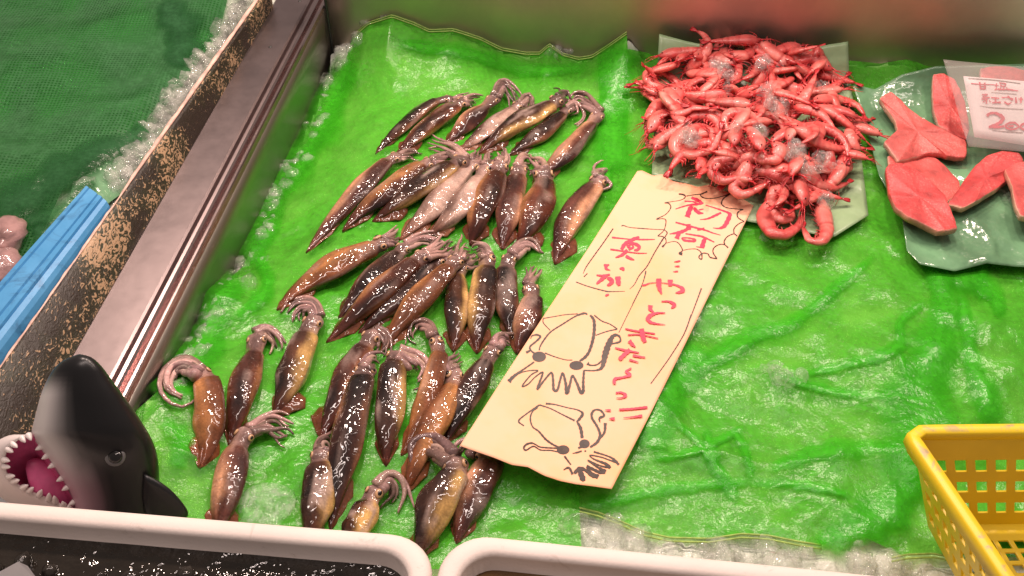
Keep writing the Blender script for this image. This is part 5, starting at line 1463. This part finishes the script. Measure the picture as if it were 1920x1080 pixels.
# ------------------------------------------------------------------ foam boxes in front
ZF = 0.10
def rrect(x0, x1, y0, y1, r, n=9):
    pts = []
    for cx, cy, a0 in ((x1 - r, y1 - r, 0), (x0 + r, y1 - r, 90), (x0 + r, y0 + r, 180), (x1 - r, y0 + r, 270)):
        for k in range(n):
            a = math.radians(a0 + 90 * k / (n - 1)); pts.append((cx + r * math.cos(a), cy + r * math.sin(a)))
    return np.array(pts)
def foam_box(label, pA, pB, right_px, left_m, depth, r_out, liquid, lz, right=True):
    """pA, pB: two pixels on the far outer edge; the box hangs towards the viewer from it"""
    a, b = P(*pA, ZF), P(*pB, ZF); ex = b - a; ex /= np.linalg.norm(ex); ey = np.cross((0, 0, 1.0), ex)
    org = a
    def M(x, y, z): return org + ex * x + ey * y + np.array([0, 0, z - ZF])
    if right:
        x1 = float((P(*right_px, ZF) - org) @ ex); x0 = x1 - left_m
    else:
        x0 = float((P(*right_px, ZF) - org) @ ex); x1 = x0 + left_m
    y1 = 0.0; y0 = -depth
    root = thing('foam_box', label, 'foam box', M((x0 + x1) / 2, (y0 + y1) / 2, -0.03))
    t = 0.0195
    rows = []
    for ins, z in ((.004, -0.03), (0.001, ZF - .012), (0.0, ZF - .006), (.002, ZF - .002), (.006, ZF), (t - .005, ZF), (t - .001, ZF - .002), (t, ZF - .005), (t + .004, lz - .02)):
        o = rrect(x0 + ins, x1 - ins, y0 + ins, y1 - ins, max(.012, r_out - ins * .55))
        rows.append([M(x, y, z + .0007 * float(fbm(x * 40, y * 40, 190, 2))) for x, y in o])
    mb = MB(); mb.loft(rows, 0, None, True, False, True)
    hang(mb.build('box_wall', MAT['foam'], None, True, False), root)
    xs = np.linspace(x0 + t, x1 - t, 90); ys = np.linspace(y0 + t, y1 - t, 40)
    mb = MB(); mb.grid([[M(x, y, lz + .0012 * float(fbm(x * 30, y * 30, 191, 2))) for x in xs] for y in ys])
    o = mb.build('liquid', liquid, None, True, False); hang(o, root)
    tag(o, kind=None)
    return root, M, (x0, x1, y0, y1)
b1, M1, B1 = foam_box('white foam box of dark glistening contents in front of the toy orca', (0, 936), (740, 997), (814, 1050), 1.0, .34, .042, MAT['broth'], ZF - .024)
b2, M2, B2 = foam_box('white foam box of brown liquid at the bottom centre', (900, 1000), (1700, 1080), (824, 1050), .70, .34, .042, MAT['brown_broth'], ZF - .024, False)
mb = MB(); rs = np.random.default_rng(5)
for _ in range(330):
    x = rs.uniform(B1[1] - .62, B1[1] - .05); y = rs.uniform(-.20, -.050)
    if fbm(x * 9, y * 9, 195, 2) < -0.14: continue
    lump(mb, M1(x, y, ZF - .0235 + .004 * rs.uniform(0, 1)), rs.uniform(.005, .011))
tag(mb.build('dark_contents', MAT['shell'], None, True), 'dark glistening contents of the left foam box', kind='stuff')
mb = MB()
for _ in range(26):
    x = rs.uniform(B2[0] + .05, B2[0] + .4); y = rs.uniform(-.12, -.045); lump(mb, M2(x, y, ZF - .025), rs.uniform(.003, .007))
tag(mb.build('brown_bits', MAT['brown_broth'], None, True), 'small brown bits floating in the right foam box', kind='stuff')
cw = [PD(-25, 1085, .905), PD(34, 1053, .90), PD(52, 1061, .90), PD(80, 1100, .905), PD(-20, 1140, .91)]
mb = MB(); n5 = len(cw); dn_ = np.array([0, 0, -.0015])
mb.loft([np.array(cw), np.array(cw) + dn_]); o = mb.build('white_card', MAT['card'], None, False)
recentre(o, np.mean(cw, axis=0)); tag(o, 'corner of a white card over the dark foam box contents', 'card')

# ------------------------------------------------------------------ yellow plastic basket
bk = thing('yellow_basket', 'yellow plastic basket with square holes and a scuffed rim', 'basket', P(1738, 1000, 0))
rbl = P(1712, 812, .128); rfl = P(1912, 1108, .150); rbr = P(2280, 806, .128)
rfr = rfl + (rbr - rbl) * 1.0
bbl = P(1742, 986, .016); bfl = bbl + (rfl - rbl) * .82 * np.array([1, 1, 0]); bbr = bbl + (rbr - rbl) * .86; bfr = bbr + (bfl - bbl)
C8 = np.array([bbl, bbr, bfl, bfr, rbl, rbr, rfl, rfr])
def T3(u, v, w):
    """u along the back, v towards the viewer, w upwards"""
    return ((1 - v) * ((1 - u) * C8[0] + u * C8[1]) + v * ((1 - u) * C8[2] + u * C8[3])) * (1 - w) + w * ((1 - v) * ((1 - u) * C8[4] + u * C8[5]) + v * ((1 - u) * C8[6] + u * C8[7]))
def lattice(name, f, cuts_a, cuts_b, hole, mat, t):
    """a panel over (a, b) with the cells that `hole` names left open"""
    mb = MB(); idx = {}
    V = [f(a, b) for b in cuts_b for a in cuts_a]; F_ = []
    na = len(cuts_a)
    for j in range(len(cuts_b) - 1):
        for i in range(na - 1):
            if not hole(i, j): F_.append((j * na + i, j * na + i + 1, (j + 1) * na + i + 1, (j + 1) * na + i))
    mb.add(V, F_); o = mb.build(name, mat, None, False, False)
    s = solid(o, t, 0); bv = o.modifiers.new('soft_edges', 'BEVEL'); bv.width = .0006; bv.segments = 2; bv.limit_method = 'ANGLE'
    hang(o, bk); return o
def cuts(n, bar, lo=0.04, hi=0.97):
    c = [0.0]; st = (hi - lo) / n
    for k in range(n): c += [lo + k * st + bar * st * .5, lo + (k + 1) * st - bar * st * .5]
    return c + [1.0]
wb = [0, .06, .20, .32, .46, .58, .72, .88, 1.0]
wb = [0, .15, .26, .38, .49, .60, .72, .90, 1.0]
lattice('back_panel', lambda a, b: T3(a, 0, b), cuts(13, .44), wb, lambda i, j: i % 2 == 1 and j in (1, 3, 5), MAT['yellow'], .0028)
lattice('side_panel', lambda a, b: T3(0, a, b), cuts(9, .46), wb, lambda i, j: i % 2 == 1 and j in (1, 3, 5), MAT['yellow'], .0028)
lattice('side_panel', lambda a, b: T3(1, a, b), cuts(9, .46), wb, lambda i, j: i % 2 == 1 and j in (1, 3, 5), MAT['yellow'], .0028)
lattice('front_panel', lambda a, b: T3(a, 1, b), cuts(13, .44), wb, lambda i, j: i % 2 == 1 and j in (1, 3, 5), MAT['yellow'], .0028)
lattice('base_panel', lambda a, b: T3(a, b, 0.012), cuts(15, .34), cuts(9, .34, .12, .95), lambda i, j: i % 2 == 1 and j % 2 == 1, MAT['yellow'], .0028)
# rim: a rounded band that follows the top, with tight corners
rp = []
for a, b in (((0, 0), (1, 0)), ((1, 0), (1, 1)), ((1, 1), (0, 1)), ((0, 1), (0, 0))):
    for k in np.linspace(0.035, .965, 24): rp.append(T3(a[0] + (b[0] - a[0]) * k, a[1] + (b[1] - a[1]) * k, 1.0))
rp = np.array(rp)
cr = rp.mean(axis=0); rows = []
for i in range(len(rp)):
    t = rp[(i + 1) % len(rp)] - rp[i - 1]; t /= np.linalg.norm(t); nrm = np.cross(t, (0, 0, 1.0)); nrm /= np.linalg.norm(nrm)
    if nrm @ (rp[i] - cr) < 0: nrm = -nrm
    prof = [(-.0035, -.012), (-.0035, .001), (-.002, .003), (.0065, .0035), (.0090, .001), (.0095, -.012), (.0065, -.012), (.0060, -.002), (-.0008, -.003), (-.0008, -.012)]
    rows.append([rp[i] + nrm * a + np.array([0, 0, b]) for a, b in prof])
rows.append(rows[0])
mb = MB(); mb.loft(np.array(rows), 0, None, True, False, False); o = mb.build('rim', MAT['yellow_rim'], None, True)
hang(o, bk)
